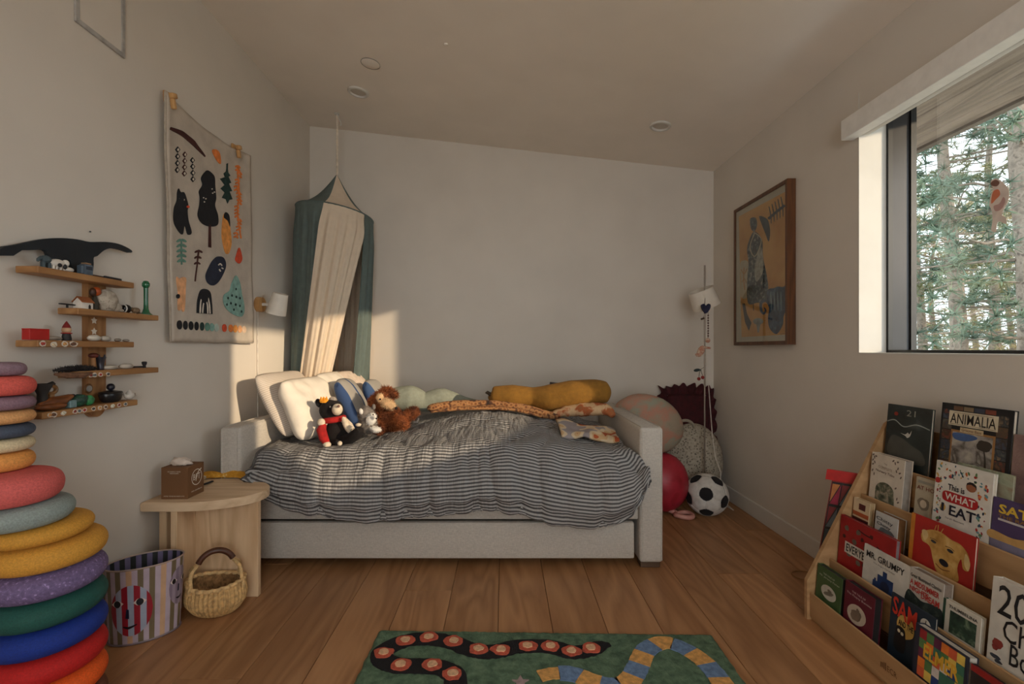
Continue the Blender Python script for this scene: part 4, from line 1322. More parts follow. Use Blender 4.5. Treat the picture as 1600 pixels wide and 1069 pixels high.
p = on(4, 202, .056); tt = thing('toy_teapot', 'miniature white teapot at the right end of the lowest shelf', 'teapot', p, GR)
MB().ell(E(p, 0, 0, .014), (.014, .018, .014)).build('body', CW, tt)
MB().lathe([(.010, .025), (.007, .030), (.002, .036)], p, 12).build('lid', CW, tt)
MB().tube([E(p, 0, .015, .022), E(p, 0, .028, .023), E(p, 0, .029, .012), E(p, 0, .016, .008)], .0025, 6).build('handle', CW, tt)
MB().tube([E(p, 0, -.014, .010), E(p, 0, -.022, .018), E(p, 0, -.025, .026)], [.005, .004, .003], 8).build('spout', CW, tt)
# stickers on the board edges and the upright
rs = random.Random(12)
SC = [(150, 52, 40), (58, 52, 50), (190, 140, 84), (96, 66, 48), (206, 196, 180), (120, 42, 36), (84, 92, 96)]
stk = [(2, 67, 0), (2, 84, 1), (2, 101, 2), (2, 115, 3), (3, 132, 4), (3, 142, 4), (3, 148, 4), (3, 157, 4), (3, 169, 4)]
stk += [(4, x, 5) for x in (78, 84, 99, 117, 124, 132, 146, 156, 165, 176, 186, 196)]
WH_ST = mat((214, 204, 192), .5, 0)
sub_n = {2: 'third', 3: 'fourth', 4: 'lowest'}
cnt_ = {}
ORD = ['first', 'second', 'third', 'fourth', 'fifth', 'sixth', 'seventh', 'eighth', 'ninth', 'tenth', 'eleventh', 'twelfth']
for i, (tr_, px, kk) in enumerate(stk):
    X = XL + SD + .0006
    Y = X * F / (px - CX)
    zc_ = ZT[tr_] - .010 - (.004 if tr_ == 3 else .003 if tr_ == 2 and px == 84 else 0)
    c1 = SC[i % len(SC)]
    rr = .0085 if px in (67, 84, 101, 115) else .0070
    nm = {67: 'white animal sticker under the red block', 84: 'large round white creature sticker on the third shelf edge', 101: 'red and white figure sticker on the third shelf edge',
          115: 'long brown sticker with white rim on the third shelf edge'}.get(px) if tr_ == 2 else None
    cnt_[tr_] = cnt_.get(tr_, 0) + 1
    lab = nm or '%s of the small white rimmed stickers, from the left, along the %s shelf edge' % (ORD[cnt_[tr_] - 1], sub_n[tr_])
    grp = 'stickers on the shelf edges'
    tt = thing('sticker', lab, 'sticker', (X, Y, zc_), grp)
    wv = 1.25 if px != 115 else 1.7
    MB().prism([(X, Y + a, zc_ + b) for a, b in circ(0, 0, rr * wv, rr, 14, rs.uniform(-.3, .3), .25, i)], (.0006, 0, 0)).build('backing', WH_ST, tt)
    MB().prism([(X + .0006, Y + a, zc_ + b) for a, b in circ(0, 0, rr * wv * .68, rr * .62, 12, rs.uniform(-.3, .3), .35, i + 3)], (.0004, 0, 0)).build('print', mat(c1 if kk != 1 else (196, 178, 150), .5, .3, 150), tt)
for (px, py, lab) in ((147, 501, 'white star sticker on the shelf upright'), (147, 518, 'white flower sticker under the star on the upright')):
    X = XL + .0226
    p = PXp(px, py, X)
    P = []
    for k in range(10):
        a = PI / 2 + 2 * PI * k / 10; r = .013 if k % 2 == 0 else .007
        P.append((X, p.y + r * cos(a), p.z + r * sin(a)))
    single('sticker', MB().prism(P, (.0008, 0, 0)), mat((222, 210, 194), .6, 0), lab, 'sticker', origin=p)

# ------------------------------------------------------------------ framed print on the right wall
fx, fy0, fy1, fz0, fz1 = XR - .047, 2.526, 3.117, 1.068, 1.956
t = thing('framed_print', 'abstract ochre and blue print in a deep walnut frame', 'picture', (XR, 2.82, fz0))
WN = wood('walnut', (70, 40, 20), (108, 66, 36), 'Z', 1.5, .45)
fw = .021
for a, b in (((fy0, fz0), (fy0 + fw, fz1)), ((fy1 - fw, fz0), (fy1, fz1)), ((fy0 + fw, fz0), (fy1 - fw, fz0 + fw)), ((fy0 + fw, fz1 - fw), (fy1 - fw, fz1))):
    MB().box2((fx, a[0], a[1]), (XR - .001, b[0], b[1]), .0015, 1).build('frame_bar', WN, t)
xm = fx + .008
MB().box2((xm, fy0 + fw, fz0 + fw), (XR - .004, fy1 - fw, fz1 - fw)).build('mat_board', mat((208, 198, 182), .8, .02), t)
def ap(cx, cy, n=0): 
    p = PXp(1120 + cx / 3.447, 250 + cy / 3.448, xm)
    return V((xm - .0006 - n, p.y, p.z))
def art(name, polys, m, n=.0, par=None):
    mb = MB()
    for P in polys: mb.flat([ap(x, y, n) for x, y in P])
    return mb.build(name, m, par or t)
pr = art('print', [[(118, 305), (368, 172), (384, 940), (134, 955)]], blotch('ochre_paper', [(.3, (206, 142, 70)), (.6, (234, 180, 108)), (.75, (214, 158, 86))], 4, bump=.05))
INK = mat((52, 66, 78), .8, .2, 30); INK2 = blotch('ink_texture', [(.35, (40, 50, 60)), (.55, (70, 88, 104)), (.68, (170, 168, 160))], 45, bump=.05)
INK3 = blotch('ink_texture_blue', [(.35, (36, 58, 88)), (.6, (62, 92, 128)), (.75, (110, 138, 160))], 30, bump=.05); CRP = mat((206, 190, 164), .8, .05, 20)
art('shape', [spline([(205, 385), (245, 430), (250, 520), (270, 620), (278, 700), (262, 760), (215, 770), (168, 770), (165, 640), (172, 560), (164, 480), (180, 420)])], INK2, .0005, pr)
art('shape', [spline([(240, 470), (252, 540), (248, 610), (214, 656), (204, 590), (218, 520)])], mat((176, 172, 164), .8, .15, 40), .001, pr)
art('shape', [band([(206, 392), (242, 432), (208, 520), (180, 470), (206, 392)], 2.5, 4)], CRP, .0012, pr)
art('shape', [spline([(180, 318), (210, 312), (218, 350), (205, 385), (186, 372)])], INK2, .0005, pr)
art('shape', [spline([(230, 302), (272, 318), (286, 360), (288, 400), (280, 440), (262, 396), (240, 340)])], INK, .0005, pr)
comb = [band([(278, 318), (320, 282), (368, 244)], 7, 4)]
for i, x in enumerate((288, 304, 320, 336, 352)):
    comb.append(band([(x - 6, 250 - i * 13), (x + 4, 300 - i * 12), (x + 6, 342 - i * 9)], [2.5, 3.5, 2], 3))
art('shape', comb, INK, .0006, pr)
art('shape', [spline([(126, 560), (148, 540), (170, 552), (172, 600), (164, 640), (166, 735), (132, 738), (130, 640)])], CRP, .0004, pr)
art('shape', [band([(148, 580), (146, 640), (152, 700)], 2.5, 4), band([(132, 590), (148, 615), (164, 586)], 2, 4), band([(136, 660), (150, 640), (160, 664)], 2, 4)], mat((190, 126, 60), .8), .0008, pr)
art('shape', [spline([(276, 700), (310, 690), (330, 682), (360, 684), (380, 668), (384, 720), (374, 770), (384, 790), (362, 840), (356, 890), (324, 938), (288, 912), (276, 860), (282, 800), (268, 760)])], INK3, .0006, pr)
art('shape', [band([(x, 710), (x + 2, 760), (x + 4, 812)], [1, 3, 1], 4) for x in (292, 310, 328, 346)], mat((136, 160, 172), .8, .1), .0010, pr)
art('shape', [band([(284, 770), (262, 758), (240, 770), (240, 810), (254, 828), (264, 810), (256, 796)], [9, 8, 8, 7, 6, 5, 3], 4)], INK3, .0007, pr)
art('shape', [[(138, 775), (152, 772), (164, 830), (188, 878), (174, 922), (152, 872)]], mat((40, 44, 52), .8, .1), .0006, pr)
art('shape', [circ(224, 870, 28, 18, 18), [(214, 884), (236, 884), (228, 930), (220, 930)]], mat((150, 156, 152), .8, .15, 20), .0004, pr)
art('shape', [band([(197, 770), (199, 812)], 2.5, 3)], INK, .0005, pr)
art('signature', [band([(345, 940), (360, 934), (380, 938)], .8, 4)], INK, .0005, pr)
MB().box2((fx + .003, fy0 + fw, fz0 + fw), (fx + .0045, fy1 - fw, fz1 - fw)).build('glazing', GL, t)
# ------------------------------------------------------------------ corner: cushions, balls, floor lamp
c = PY(1012, 669, 3.03)
FLOR = blotch('soft_florals', [(.25, (134, 138, 118)), (.42, (164, 146, 126)), (.5, (182, 132, 112)), (.58, (150, 152, 134)), (.7, (170, 148, 126)), (.8, (124, 138, 126))], 7, bump=.3)
mb = MB().ell(V((c.x, 3.04, .565)), (.235, .115, .185), Matrix.Rotation(.35, 3, 'Y'), 32, 18, fn=lambda d: 1 + .02 * noise.noise(d * 3))
single('round_cushion', mb, FLOR, 'big round pastel floral cushion leaning behind the daybed arm', 'cushion', sharp=180)
# pink and red hopper ball with handle
rbC = V((1.02, 3.03, .195))
t = thing('hopper_ball', 'pink and red bouncing ball with a pale pink handle', 'ball', (rbC.x, rbC.y, 0))
HB = blotch('hopper_red', [(.35, (146, 26, 40)), (.55, (176, 40, 58)), (.66, (140, 22, 34)), (.8, (196, 110, 104))], 7, rough=.45, bump=.02)
MB().ell(rbC, (.155, .15, .185), None, 28, 18).build('ball', HB, t, sharp=180)
MB().tube([V((1.115 + .052 * cos(a), 2.93 + .045 * sin(a), .017 + .003 * sin(2 * a))) for a in [2 * PI * k / 20 for k in range(20)]], .014, 10, closed=True).build('handle', mat((208, 150, 138), .5, .05), t)
MB().tube([V((1.04, 3.0, .03)), V((1.075, 2.96, .02))], .016, 10).build('neck', mat((208, 150, 138), .5, .05), t)
# ruffled burgundy cushion
BUR = mat((62, 18, 24), .95, .2, 40, .4)
t = thing('ruffled_cushion', 'dark burgundy cushion with a frilled border in the far corner', 'cushion', (1.35, 3.42, 0))
Mx = frame((1.345, 3.468, .46), (1, .0, 0), (0, .06, 1))
mb = pillow_geo(.34, .54, .075, Mx, seed=31); mb.v = [V((p.x, min(p.y, YB - .006), p.z)) for p in mb.v]
mb.build('body', BUR, t, weld=True, sharp=180)
def ruf(u, v):
    k = u * 4; i = int(k) % 4; f = k - int(k)
    cs = [(-1, -1), (1, -1), (1, 1), (-1, 1)]
    a, b = cs[i], cs[(i + 1) % 4]
    x, y = a[0] + (b[0] - a[0]) * f, a[1] + (b[1] - a[1]) * f
    L = math.hypot(x, y)
    ex, ey = x * .17, y * .27
    out = .05 * v * (1 + .22 * sin(u * 170) + .5 * noise.noise(V((u * 60, 1, 1))))
    wob = .014 * v * sin(u * 150 + .7)
    p = Mx @ V((ex * .84 + x / L * (out + .03 * v), ey * .90 + y / L * (out + .03 * v), wob))
    p.y = min(p.y, YB - .005); p.z = max(p.z, .004)
    return p
MB().grid(ruf, 260, 4).build('frill', BUR, t, sharp=180)
# speckled boucle pouf with a handle
SPK = blotch('speckled_boucle', [(0, (46, 42, 38)), (.17, (56, 50, 44)), (.33, (162, 152, 136)), (1, (184, 174, 158))], 72, 'VORO', .95, .5)
pc = V((1.315, 3.295, .265))
t = thing('pouf', 'round cream boucle pouf with dark speckles and a loop handle', 'pouf', (pc.x, pc.y, 0))
MB().ell(pc, (.205, .128, .262), None, 36, 22, fn=lambda d: 1 + .015 * noise.noise(d * 2.5)).build('body', SPK, t, sharp=180)
MB().tube([V((pc.x - .07 + .06 * cos(a) , pc.y - .05, .50 + .055 * sin(a))) for a in [PI * k / 12 for k in range(13)]], .010, 8).build('handle', mat((150, 140, 124), .9), t)

# football: 12 pentagons and 20 hexagons
def football(cen, R, tilt):
    t = thing('football', 'black and white plush football on the floor by the skirting board', 'ball', (cen.x, cen.y, 0))
    b = bmesh.new()
    bmesh.ops.create_icosphere(b, subdivisions=1, radius=1)
    pent = [v.co.normalized() for v in b.verts]
    hexa = [f.calc_center_median().normalized() for f in b.faces]
    b.free()
    b = bmesh.new()
    bmesh.ops.create_icosphere(b, subdivisions=6, radius=1)
    cs = [(p, 1.0) for p in pent] + [(p, .9) for p in hexa]
    own = {}
    for v in b.verts:
        d = v.co.normalized()
        best = sorted(((math.acos(max(-1, min(1, d.dot(c_)))) * (1.17 if i < 12 else 1.0), i) for i, (c_, k) in enumerate(cs)))
        own[v.index] = (best[0][1], best[1][0] - best[0][0])
    b.verts.ensure_lookup_table()
    per = {i: [] for i in range(32)}
    for f in b.faces:
        ks = [own[v.index][0] for v in f.verts]
        k = max(set(ks), key=ks.count)
        per[k].append([v.index for v in f.verts])
    Rm = tilt.to_matrix()
    BK = mat((26, 26, 30), .9, .1, 40, .3); WT = mat((206, 202, 196), .9, .05, 40, .3)
    for k, fs in per.items():
        idx = sorted({i for f in fs for i in f})
        mp = {i: n for n, i in enumerate(idx)}
        mb = MB()
        pts = []
        for i in idx:
            d = b.verts[i].co.normalized()
            g = own[i][1] if own[i][0] == k else 0
            pts.append(cen + Rm @ (d * R * (1 - .035 * (1 - smooth01(0, .12, g)))))
        mb.add(pts, [[mp[i] for i in f] for f in fs])
        mb.build('pentagon_panel' if k < 12 else 'hexagon_panel', BK if k < 12 else WT, t, sharp=60)
    b.free()
from mathutils import Euler
football(V((1.277, 2.98, .129)), .129, Euler((.55, .25, .35)))

# floor lamp
lp = V((1.322, 3.115, 0))
t = thing('floor_lamp', 'slim metal floor lamp with a tilted white shade and hanging charms', 'floor lamp', lp)
MET = mat((120, 108, 96), .35, .05, metal=.7)
MB().lathe([(.038, 0), (.038, .008), (.010, .014), (.006, .03)], lp, 24).build('base', MET, t)
MB().tube([lp + V((0, 0, .01)), lp + V((0, 0, 1.595))], .0058, 8).build('pole', MET, t)
sc_ = PY(1106, 465, 3.11)
M = Matrix.Rotation(-.42, 3, 'Y') @ Matrix.Rotation(.12, 3, 'X')
sh = MB().lathe([(.078, .062), (.080, .062), (.090, -.062), (.088, -.062)], sc_ + V((-.004, .055, 0)), 36, M, cap0=False, cap1=False)
so_ = sh.build('shade', mat((226, 216, 202), .9, .02), t)
sm = so_.modifiers.new('thickness', 'SOLIDIFY'); sm.thickness = .002
MB().tube([lp + V((0, 0, 1.40)), sc_ + V((-.004, .055, .02))], .006, 8).build('joint', MET, t)
MB().ell(sc_ + V((-.004, .055, 0)), .028, seg=14, rings=8).build('bulb', mat((230, 226, 216), .4, 0), t)
MB().tube([PY(1107, 600, 3.14), PY(1110, 640, 3.15), PY(1113, 680, 3.13), PY(1118, 715, 3.12), PY(1126, 738, 3.10), V((1.43, 3.12, .03)), V((1.48, 3.05, .006)), V((1.5, 3.25, .006))], .0028, 6).build('cord', mat((206, 198, 188), .7), t)
# charms hung on the lamp
Yc = 3.085
def lf(x, y): return PY(x, y, Yc)
k = thing('heart_charm', 'navy felt heart charm hanging below the lamp shade', 'charm', lf(1102, 489), 'charms on the floor lamp')
hp_ = [(1102, 490), (1096, 483), (1095, 477), (1099, 475), (1102, 478), (1106, 475), (1109, 477), (1108, 483)]
MB().prism([lf(*p) for p in spline(hp_, 4)], (0, -.014, 0)).build('heart', mat((30, 32, 62), .8, .1), k)
MB().tube([lf(1101, 476), lf(1102, 462), lf(1104, 455)], .0015, 5).build('string', mat((90, 70, 56), .8), k)
k = thing('bead_string', 'thin string of dark red beads on the lamp pole', 'charm', lf(1107, 525), 'charms on the floor lamp')
for i in range(9): MB().ell(lf(1106.5, 493 + i * 4), .0055, seg=8, rings=6).build('bead', mat((82, 44, 38), .6, .2), k)
MB().tube([lf(1106.5, 455), lf(1106.5, 530)], .001, 5).build('string', mat((90, 70, 56), .8), k)
k = thing('clip_charm', 'small brown wooden clip on the lamp pole under the heart', 'clip', lf(1099, 500), 'charms on the floor lamp')
MB().box(lf(1098, 498), (.026, .012, .012), Matrix.Rotation(-.35, 3, 'Y'), .003, 1).build('peg', mat((70, 48, 36), .7), k)
MB().tube([lf(1099, 497), lf(1101, 488)], .0012, 5).build('string', mat((90, 70, 56), .8), k)
k = thing('fabric_fish_charm', 'pale floral fabric animal charm hanging mid lamp pole', 'charm', lf(1097, 560), 'charms on the floor lamp')
FLF = blotch('floral_cotton', [(.4, (206, 182, 158)), (.55, (176, 104, 84)), (.62, (206, 182, 158))], 60, bump=.2)
MB().ell(lf(1095, 549), (.022, .016, .040), Matrix.Rotation(.45, 3, 'Y')).build('body', FLF, k)
MB().ell(lf(1106, 532), (.016, .012, .016)).build('head', FLF, k)
MB().tube([lf(1099, 543), lf(1110, 544)], [.010, .006], 8).build('limb', FLF, k)
MB().tube([lf(1090, 556), lf(1087, 553)], [.010, .005], 8).build('limb', FLF, k)
MB().tube([lf(1106, 528), lf(1106, 518)], .001, 5).build('string', mat((90, 70, 56), .8), k)
k = thing('cherry_charm', 'pair of red felt cherries with a green leaf on the lamp pole', 'charm', lf(1093, 594), 'charms on the floor lamp')
for x, y in ((1092, 592), (1098, 590)):
    MB().ell(lf(x, y), .0115, seg=12, rings=8).build('cherry', mat((128, 34, 28), .8, .1), k)
    MB().tube([lf(x, y - 3), lf((x + 1094) / 2, 582), lf(1095, 577)], .002, 5).build('stalk', mat((40, 52, 44), .8), k)
MB().ell(lf(1089, 578.5), (.022, .004, .010), Matrix.Rotation(-.15, 3, 'Y')).build('leaf', mat((36, 50, 52), .8), k)
MB().tube([lf(1095, 577), lf(1100, 574)], .0015, 5).build('string', mat((90, 70, 56), .8), k)
# loose cable on the floor
cb = [PZ(x, y, .004) for x, y in ((1300, 925), (1285, 914), (1265, 908), (1246, 903), (1237, 897), (1241, 893), (1256, 893), (1275, 897))]
single('floor_cable', MB().tube(spline([tuple(p) for p in cb], 6, closed=False), .0025, 6), mat((150, 112, 70), .6), 'thin tan cable looping on the floor by the bookcase', 'cable')

# ------------------------------------------------------------------ half-round side table
TW = wood('pale_pine', (196, 160, 122), (222, 190, 152), 'Z', 1.2, .6)
TWx = wood('pale_pine_top', (200, 168, 132), (222, 194, 160), 'X', 1.2, .6)
t = thing('side_table', 'pale pine side table with a half round top and crossed panel legs', 'table', (-1.24, 2.04, 0))
tx0, ty0, ty1, tzt = XL + .004, 1.872, 2.226, .436
mid = (ty0 + ty1) / 2
pl = [(tx0, ty0 + .001)] + [(-1.30 + .275 * sin(PI * k / 28), mid - (ty1 - ty0) / 2 * cos(PI * k / 28)) for k in range(29)] + [(tx0, ty1 - .001)]
b = bmesh.new()
vs_ = [b.verts.new((x, y, tzt - .036)) for x, y in pl]
f_ = b.faces.new(vs_)
r_ = bmesh.ops.extrude_face_region(b, geom=[f_])
bmesh.ops.translate(b, verts=[v for v in r_['geom'] if isinstance(v, bmesh.types.BMVert)], vec=(0, 0, .036))
bmesh.ops.bevel(b, geom=[e for e in b.edges if abs(e.verts[0].co.z - e.verts[1].co.z) < 1e-6], offset=.003, segments=2, affect='EDGES')
MB().bm(b).build('top', TWx, t)
zt_ = tzt - .036
MB().box2((-1.40, 1.995, 0), (-1.035, 2.02, zt_), .002, 1).build('leg_panel', TW, t)
MB().box2((-1.322, 1.878, 0), (-1.296, 1.9945, zt_), .002, 1).build('leg_panel', TW, t)
MB().box2((-1.405, 1.93, 0), (-1.375, 1.9945, zt_), .002, 1).build('leg_panel', TW, t)
MB().box2((-1.296, 2.0205, 0), (-1.272, 2.20, zt_), .002, 1).build('leg_panel', TW, t)
# tissue box
bx = thing('tissue_box', 'brown cardboard tissue box with a white round emblem', 'box', (-1.335, 1.965, tzt))
KR = mat((112, 76, 44), .75, .04, 8); KRs = mat((120, 84, 50), .75, .04, 8)
bc = V((-1.335, 1.972, tzt))
hb_ = .128
MB().box(bc + V((0, 0, hb_ / 2)), (.108, .105, hb_), None, .0015, 1).build('carton', KR, bx)
WI = mat((226, 214, 198), .7, 0)
fc = lambda u, w: bc + V((u, -.0535, w))          # face to the viewer
fr_ = lambda u, w: bc + V((.0547, u, w))          # face to the bed
mb = MB()
text_geo(mb, 'ECO-FRIENDLY TISSUES', fc, -.026, .026, .109, .113)
text_geo(mb, 'MADE FROM BAMBOO', fc, -.018, .018, .102, .106)
text_geo(mb, 'FACIAL TISSUES 80 SHEETS 3 PLY', fc, -.042, .042, .010, .014)
mb.build('lettering', WI, bx)
mb = MB(); rg = .033
mb.grid(lambda u, v: fr_((rg - .003 * v) * cos(2 * PI * u) + .004, .076 + (rg - .003 * v) * sin(2 * PI * u)), 40, 1)
mb.build('emblem_ring', WI, bx)
mb = MB(); text_geo(mb, 'BFT', fr_, -.018, .026, .066, .090)
for P in ([(.006, .052), (.010, .104)],): mb.flat([fr_(*p) for p in band([(-.002, .060), (.010, .092), (.034, .106)], .0022, 5)])
mb.build('emblem_letters', WI, bx)
mb = MB(); text_geo(mb, '100% BAMBOO', fr_, -.030, .038, .020, .025); mb.build('lettering', WI, bx)
MB().ell(bc + V((0, -.005, hb_ + .0005)), (.042, .018, .001)).build('slot', mat((40, 30, 24), .9), bx)
mb = MB().ell(bc + V((-.004, -.005, hb_ + .010)), (.040, .020, .020), None, 26, 14, fn=lambda d: 1 + .4 * noise.noise(d * 3.2 + V((4, 0, 0))))
mb.build('tissue', mat((206, 190, 176), .95, .05, 40), bx, sharp=180)
# yellow patterned fabric bow, dark strap, cream lace
YL = blotch('mustard_print', [(.4, (190, 132, 34)), (.6, (206, 150, 50)), (.68, (226, 200, 140)), (.74, (190, 132, 34))], 60, bump=.3)
t = thing('hair_bow', 'mustard yellow patterned fabric bow lying on the side table', 'bow', PZ(345, 750, tzt))
for a0, b0 in (((349, 747), (388, 745)), ((348, 747), (306, 747))):
    A = PZ(a0[0], a0[1], tzt); B = PZ(b0[0], b0[1], tzt)
    d = (B - A); nrm = V((-d.y, d.x, 0)).normalized()
    def wing(u, v, A=A, d=d, nrm=nrm):
        w_ = (.012 + .034 * u) * (1 + .1 * sin(u * 9))
        return A + d * u + nrm * (2 * v - 1) * w_ + V((0, 0, .006 + .034 * (1 - (2 * v - 1) ** 2) * (.3 + .7 * sin(PI * min(1, u * .9 + .1))) * .8))
    o = MB().grid(wing, 14, 10).build('wing', YL, t, sharp=180)
    sm = o.modifiers.new('thickness', 'SOLIDIFY'); sm.thickness = .004; sm.offset = -1
MB().ell(PZ(349, 747, tzt) + V((0, 0, .012)), (.012, .014, .012)).build('knot', YL, t)
sp_ = [PZ(x, y, tzt + .006) for x, y in ((284, 771), (300, 762), (318, 757), (332, 752))]
single('dark_strap', MB().tube(spline([tuple(p) for p in sp_], 6, closed=False), .007, 8, flat=.5), mat((30, 28, 32), .9), 'folded black strap beside the tissue box on the table', 'strap')
sp_ = [PZ(x, y, tzt + .011) for x, y in ((296, 757), (304, 752), (313, 748), (320, 746))]
mb = MB().tube(spline([tuple(p) for p in sp_], 6, closed=False), [.010 * (1 + .4 * sin(k * 2.1)) for k in range(19)], 10, flat=.8)
single('lace_ribbon', mb, mat((196, 178, 152), .95, .3, 60, .5), 'crumpled cream lace between the tissue box and the bow', 'ribbon', sharp=180)

# ------------------------------------------------------------------ striped waste bin with faces
bcn = V((-1.318, 1.742, 0))
BM_, Bm, BH, BA = .118, .076, .268, math.radians(33)
def bin_p(th, z, off=0.0):
    k = .90 + .10 * z / BH
    x, y = (BM_ * k + off) * cos(th), (Bm * k + off) * sin(th)
    return V((bcn.x + x * cos(BA) - y * sin(BA), bcn.y + x * sin(BA) + y * cos(BA), z))
t = thing('waste_bin', 'oval striped metal waste bin with a red and white face', 'waste bin', bcn)
SB = [(58, 60, 48), (150, 134, 150), (104, 88, 62), (160, 142, 158)]
NS = 36
arc_ = [0]
TH_ = [2 * PI * k / 720 for k in range(721)]
for k in range(720):
    arc_.append(arc_[-1] + (bin_p(TH_[k + 1], BH) - bin_p(TH_[k], BH)).length)
def th_of(s):
    s = (s % 1.0) * arc_[-1]
    lo, hi = 0, 720
    while hi - lo > 1:
        m_ = (lo + hi) // 2
        if arc_[m_] <= s: lo = m_
        else: hi = m_
    return TH_[lo] + (TH_[hi] - TH_[lo]) * (s - arc_[lo]) / (arc_[hi] - arc_[lo] or 1)
shell = MB()
shell.grid(lambda u, v: bin_p(th_of(u), .004 + (BH - .004) * v), NS * 4, 6)
for i in range(len(shell.f)):
    col_ = (i % (NS * 4)) // 4
    shell.mi[i] = 0 if col_ % 2 else (1 if (col_ // 2) % 3 else 2)
INN = [mat((178, 162, 174), .4, .04), mat((112, 98, 72), .4, .04), mat((196, 158, 124), .4, .04)]
shell.build('shell', INN, t, sharp=180)
ins = MB()
ins.grid(lambda u, v: bin_p(th_of(u), .008 + (BH - .009) * v, -.002), NS * 4, 4)
for i in range(len(ins.f)):
    ins.mi[i] = ((i % (NS * 4)) // 4) % 2
ins.build('inner_wall', [mat((112, 102, 134), .5, .04), mat((40, 42, 40), .5, .04)], t, sharp=180)
MB().tube([bin_p(th_of(k / 60), BH) for k in range(60)], .003, 6, closed=True).build('rim', mat((170, 150, 140), .35, .05, metal=.3), t)
MB().flat([bin_p(th_of(k / 60), .006, -.003) for k in range(60)]).build('bottom', mat((60, 56, 60), .6), t)
MB().tube([bin_p(th_of(k / 60), .004) for k in range(60)], .004, 6, closed=True).build('foot_rim', mat((120, 104, 110), .4), t)
def face_at(s0, zc0, rw, rh, base_cols, name, eyes=True):
    """printed face: round striped disc, eyes, nose, mouth laid on the curved shell; s0 = place round the bin (0..1)"""
    per = arc_[-1]
    def fp(u, w, off): return bin_p(th_of(s0 + u / per), zc0 + w, off)
    disc = MB()
    def df(u, v):
        r = v; a = 2 * PI * u
        return fp(rw * r * cos(a), rh * r * sin(a), .0012)
    # vertical stripes: columns across the disc
    ncol = 7
    for cidx in range(ncol):
        xa, xb = -1 + 2 * cidx / ncol, -1 + 2 * (cidx + 1) / ncol
        def cf(u, v, xa=xa, xb=xb):
            x = xa + (xb - xa) * u
            hgt = math.sqrt(max(0, 1 - x * x))
            return fp(rw * x, rh * hgt * (2 * v - 1), .0012)
        disc.grid(cf, 5, 10, m=cidx % 2)
    d_o = disc.build(name, [mat(base_cols[0], .4, .03), mat(base_cols[1], .4, .03)], t, sharp=180)
    if not eyes: return
    def lay(nm, poly, m, off):
        mb = MB()
        P = [fp(rw * x, rh * y, off) for x, y in poly]
        cx_ = sum(x for x, y in poly) / len(poly); cy_ = sum(y for x, y in poly) / len(poly)
        cp = fp(rw * cx_, rh * cy_, off + .0004)
        mb.add(P + [cp], [(i, (i + 1) % len(P), len(P)) for i in range(len(P))])
        mb.build(nm, m, d_o, sharp=180)
    EW = mat((222, 206, 196), .4, 0); EB = mat((18, 18, 24), .4, 0)
    for ex in (-.62, .42):
        lay('eye', [(ex - .30, .30), (ex - .12, .44), (ex + .10, .44), (ex + .30, .32), (ex + .10, .18), (ex - .12, .18)], EW, .002)
        lay('pupil', circ(ex, .31, .17, .14, 14), EB, .003)
    lay('nose', [(-.20, .10), (-.08, .06), (-.08, -.30), (-.26, -.28)], mat((30, 34, 60), .4), .0024)
    lay('mouth', band([(-.38, -.60), (-.10, -.66), (.28, -.56)], [.02, .05, .02], 4), EB, .0024)
def s_toward(p2):
    best = min(range(720), key=lambda k: (bin_p(TH_[k], .12) - V((p2[0], p2[1], .12))).length)
    return arc_[best] / arc_[-1]
pf = PZ(208, 950, .12)
face_at(s_toward((bcn.x + .02, bcn.y - .11)) , .124, .066, .090, ((150, 26, 42), (158, 166, 184)), 'face')
face_at(s_toward((bcn.x + .118, bcn.y + .03)), .165, .042, .07, ((128, 112, 128), (150, 134, 148)), 'face')

# ------------------------------------------------------------------ woven basket with leather wrapped handle
bk = V((-1.150, 1.893, 0))
STRAW = mat((196, 158, 104), .8, .16, 70, .4, 200); STRAW2 = mat((206, 170, 118), .8, .14, 60, .4, 200)
t = thing('woven_basket', 'small round straw basket with a brown leather wrapped handle', 'basket', bk)
BRX, BRY = .114, .088
def bprof(v):
    tab = [(0, .66), (.12, .80), (.35, .96), (.6, 1.0), (.85, .95), (1, .92)]
    return interp(tab, v)
def bw_(u, v):
    a = 2 * PI * u
    k = bprof(v)
    rib = 1 + .085 * (abs(sin(a * 20)) - .5) + .008 * sin(v * 40 * PI + (PI if int(a * 20 / PI) % 2 else 0))
    zz = .002 + .112 * v + .012 * v * abs(cos(a)) ** 2
    return bk + V((BRX * k * rib * cos(a), BRY * k * rib * sin(a), zz))
mb = MB().grid(bw_, 208, 44)
mb.build('body', STRAW, t, sharp=180)
mb = MB().grid(lambda u, v: bk + (bw_(u, .08 + .9 * v) - bk) * .95 + V((0, 0, .006)), 80, 10)
mb.build('lining', mat((150, 112, 70), .9, .25, 60, .5), t, sharp=180)
MB().lathe([(.074, .002), (.074, .008), (.01, .008)], bk, 40, sy=BRY / BRX).build('base', STRAW, t)
rim = [bw_(k / 60, 1.0) for k in range(60)]
MB().tube(rim, .0075, 10, closed=True).build('rim', STRAW2, t)
hz = .245
HA = math.radians(28)
def arch(k, dz=0):
    a = PI * k
    return bk + V((.066 * cos(a) * cos(HA), .066 * cos(a) * sin(HA), .165 + .075 * sin(a) + dz))
MB().tube([arch(k / 20) for k in range(3, 18)], .0115, 12).build('handle_wrap', mat((78, 42, 24), .45, .15, 30, .2), t)
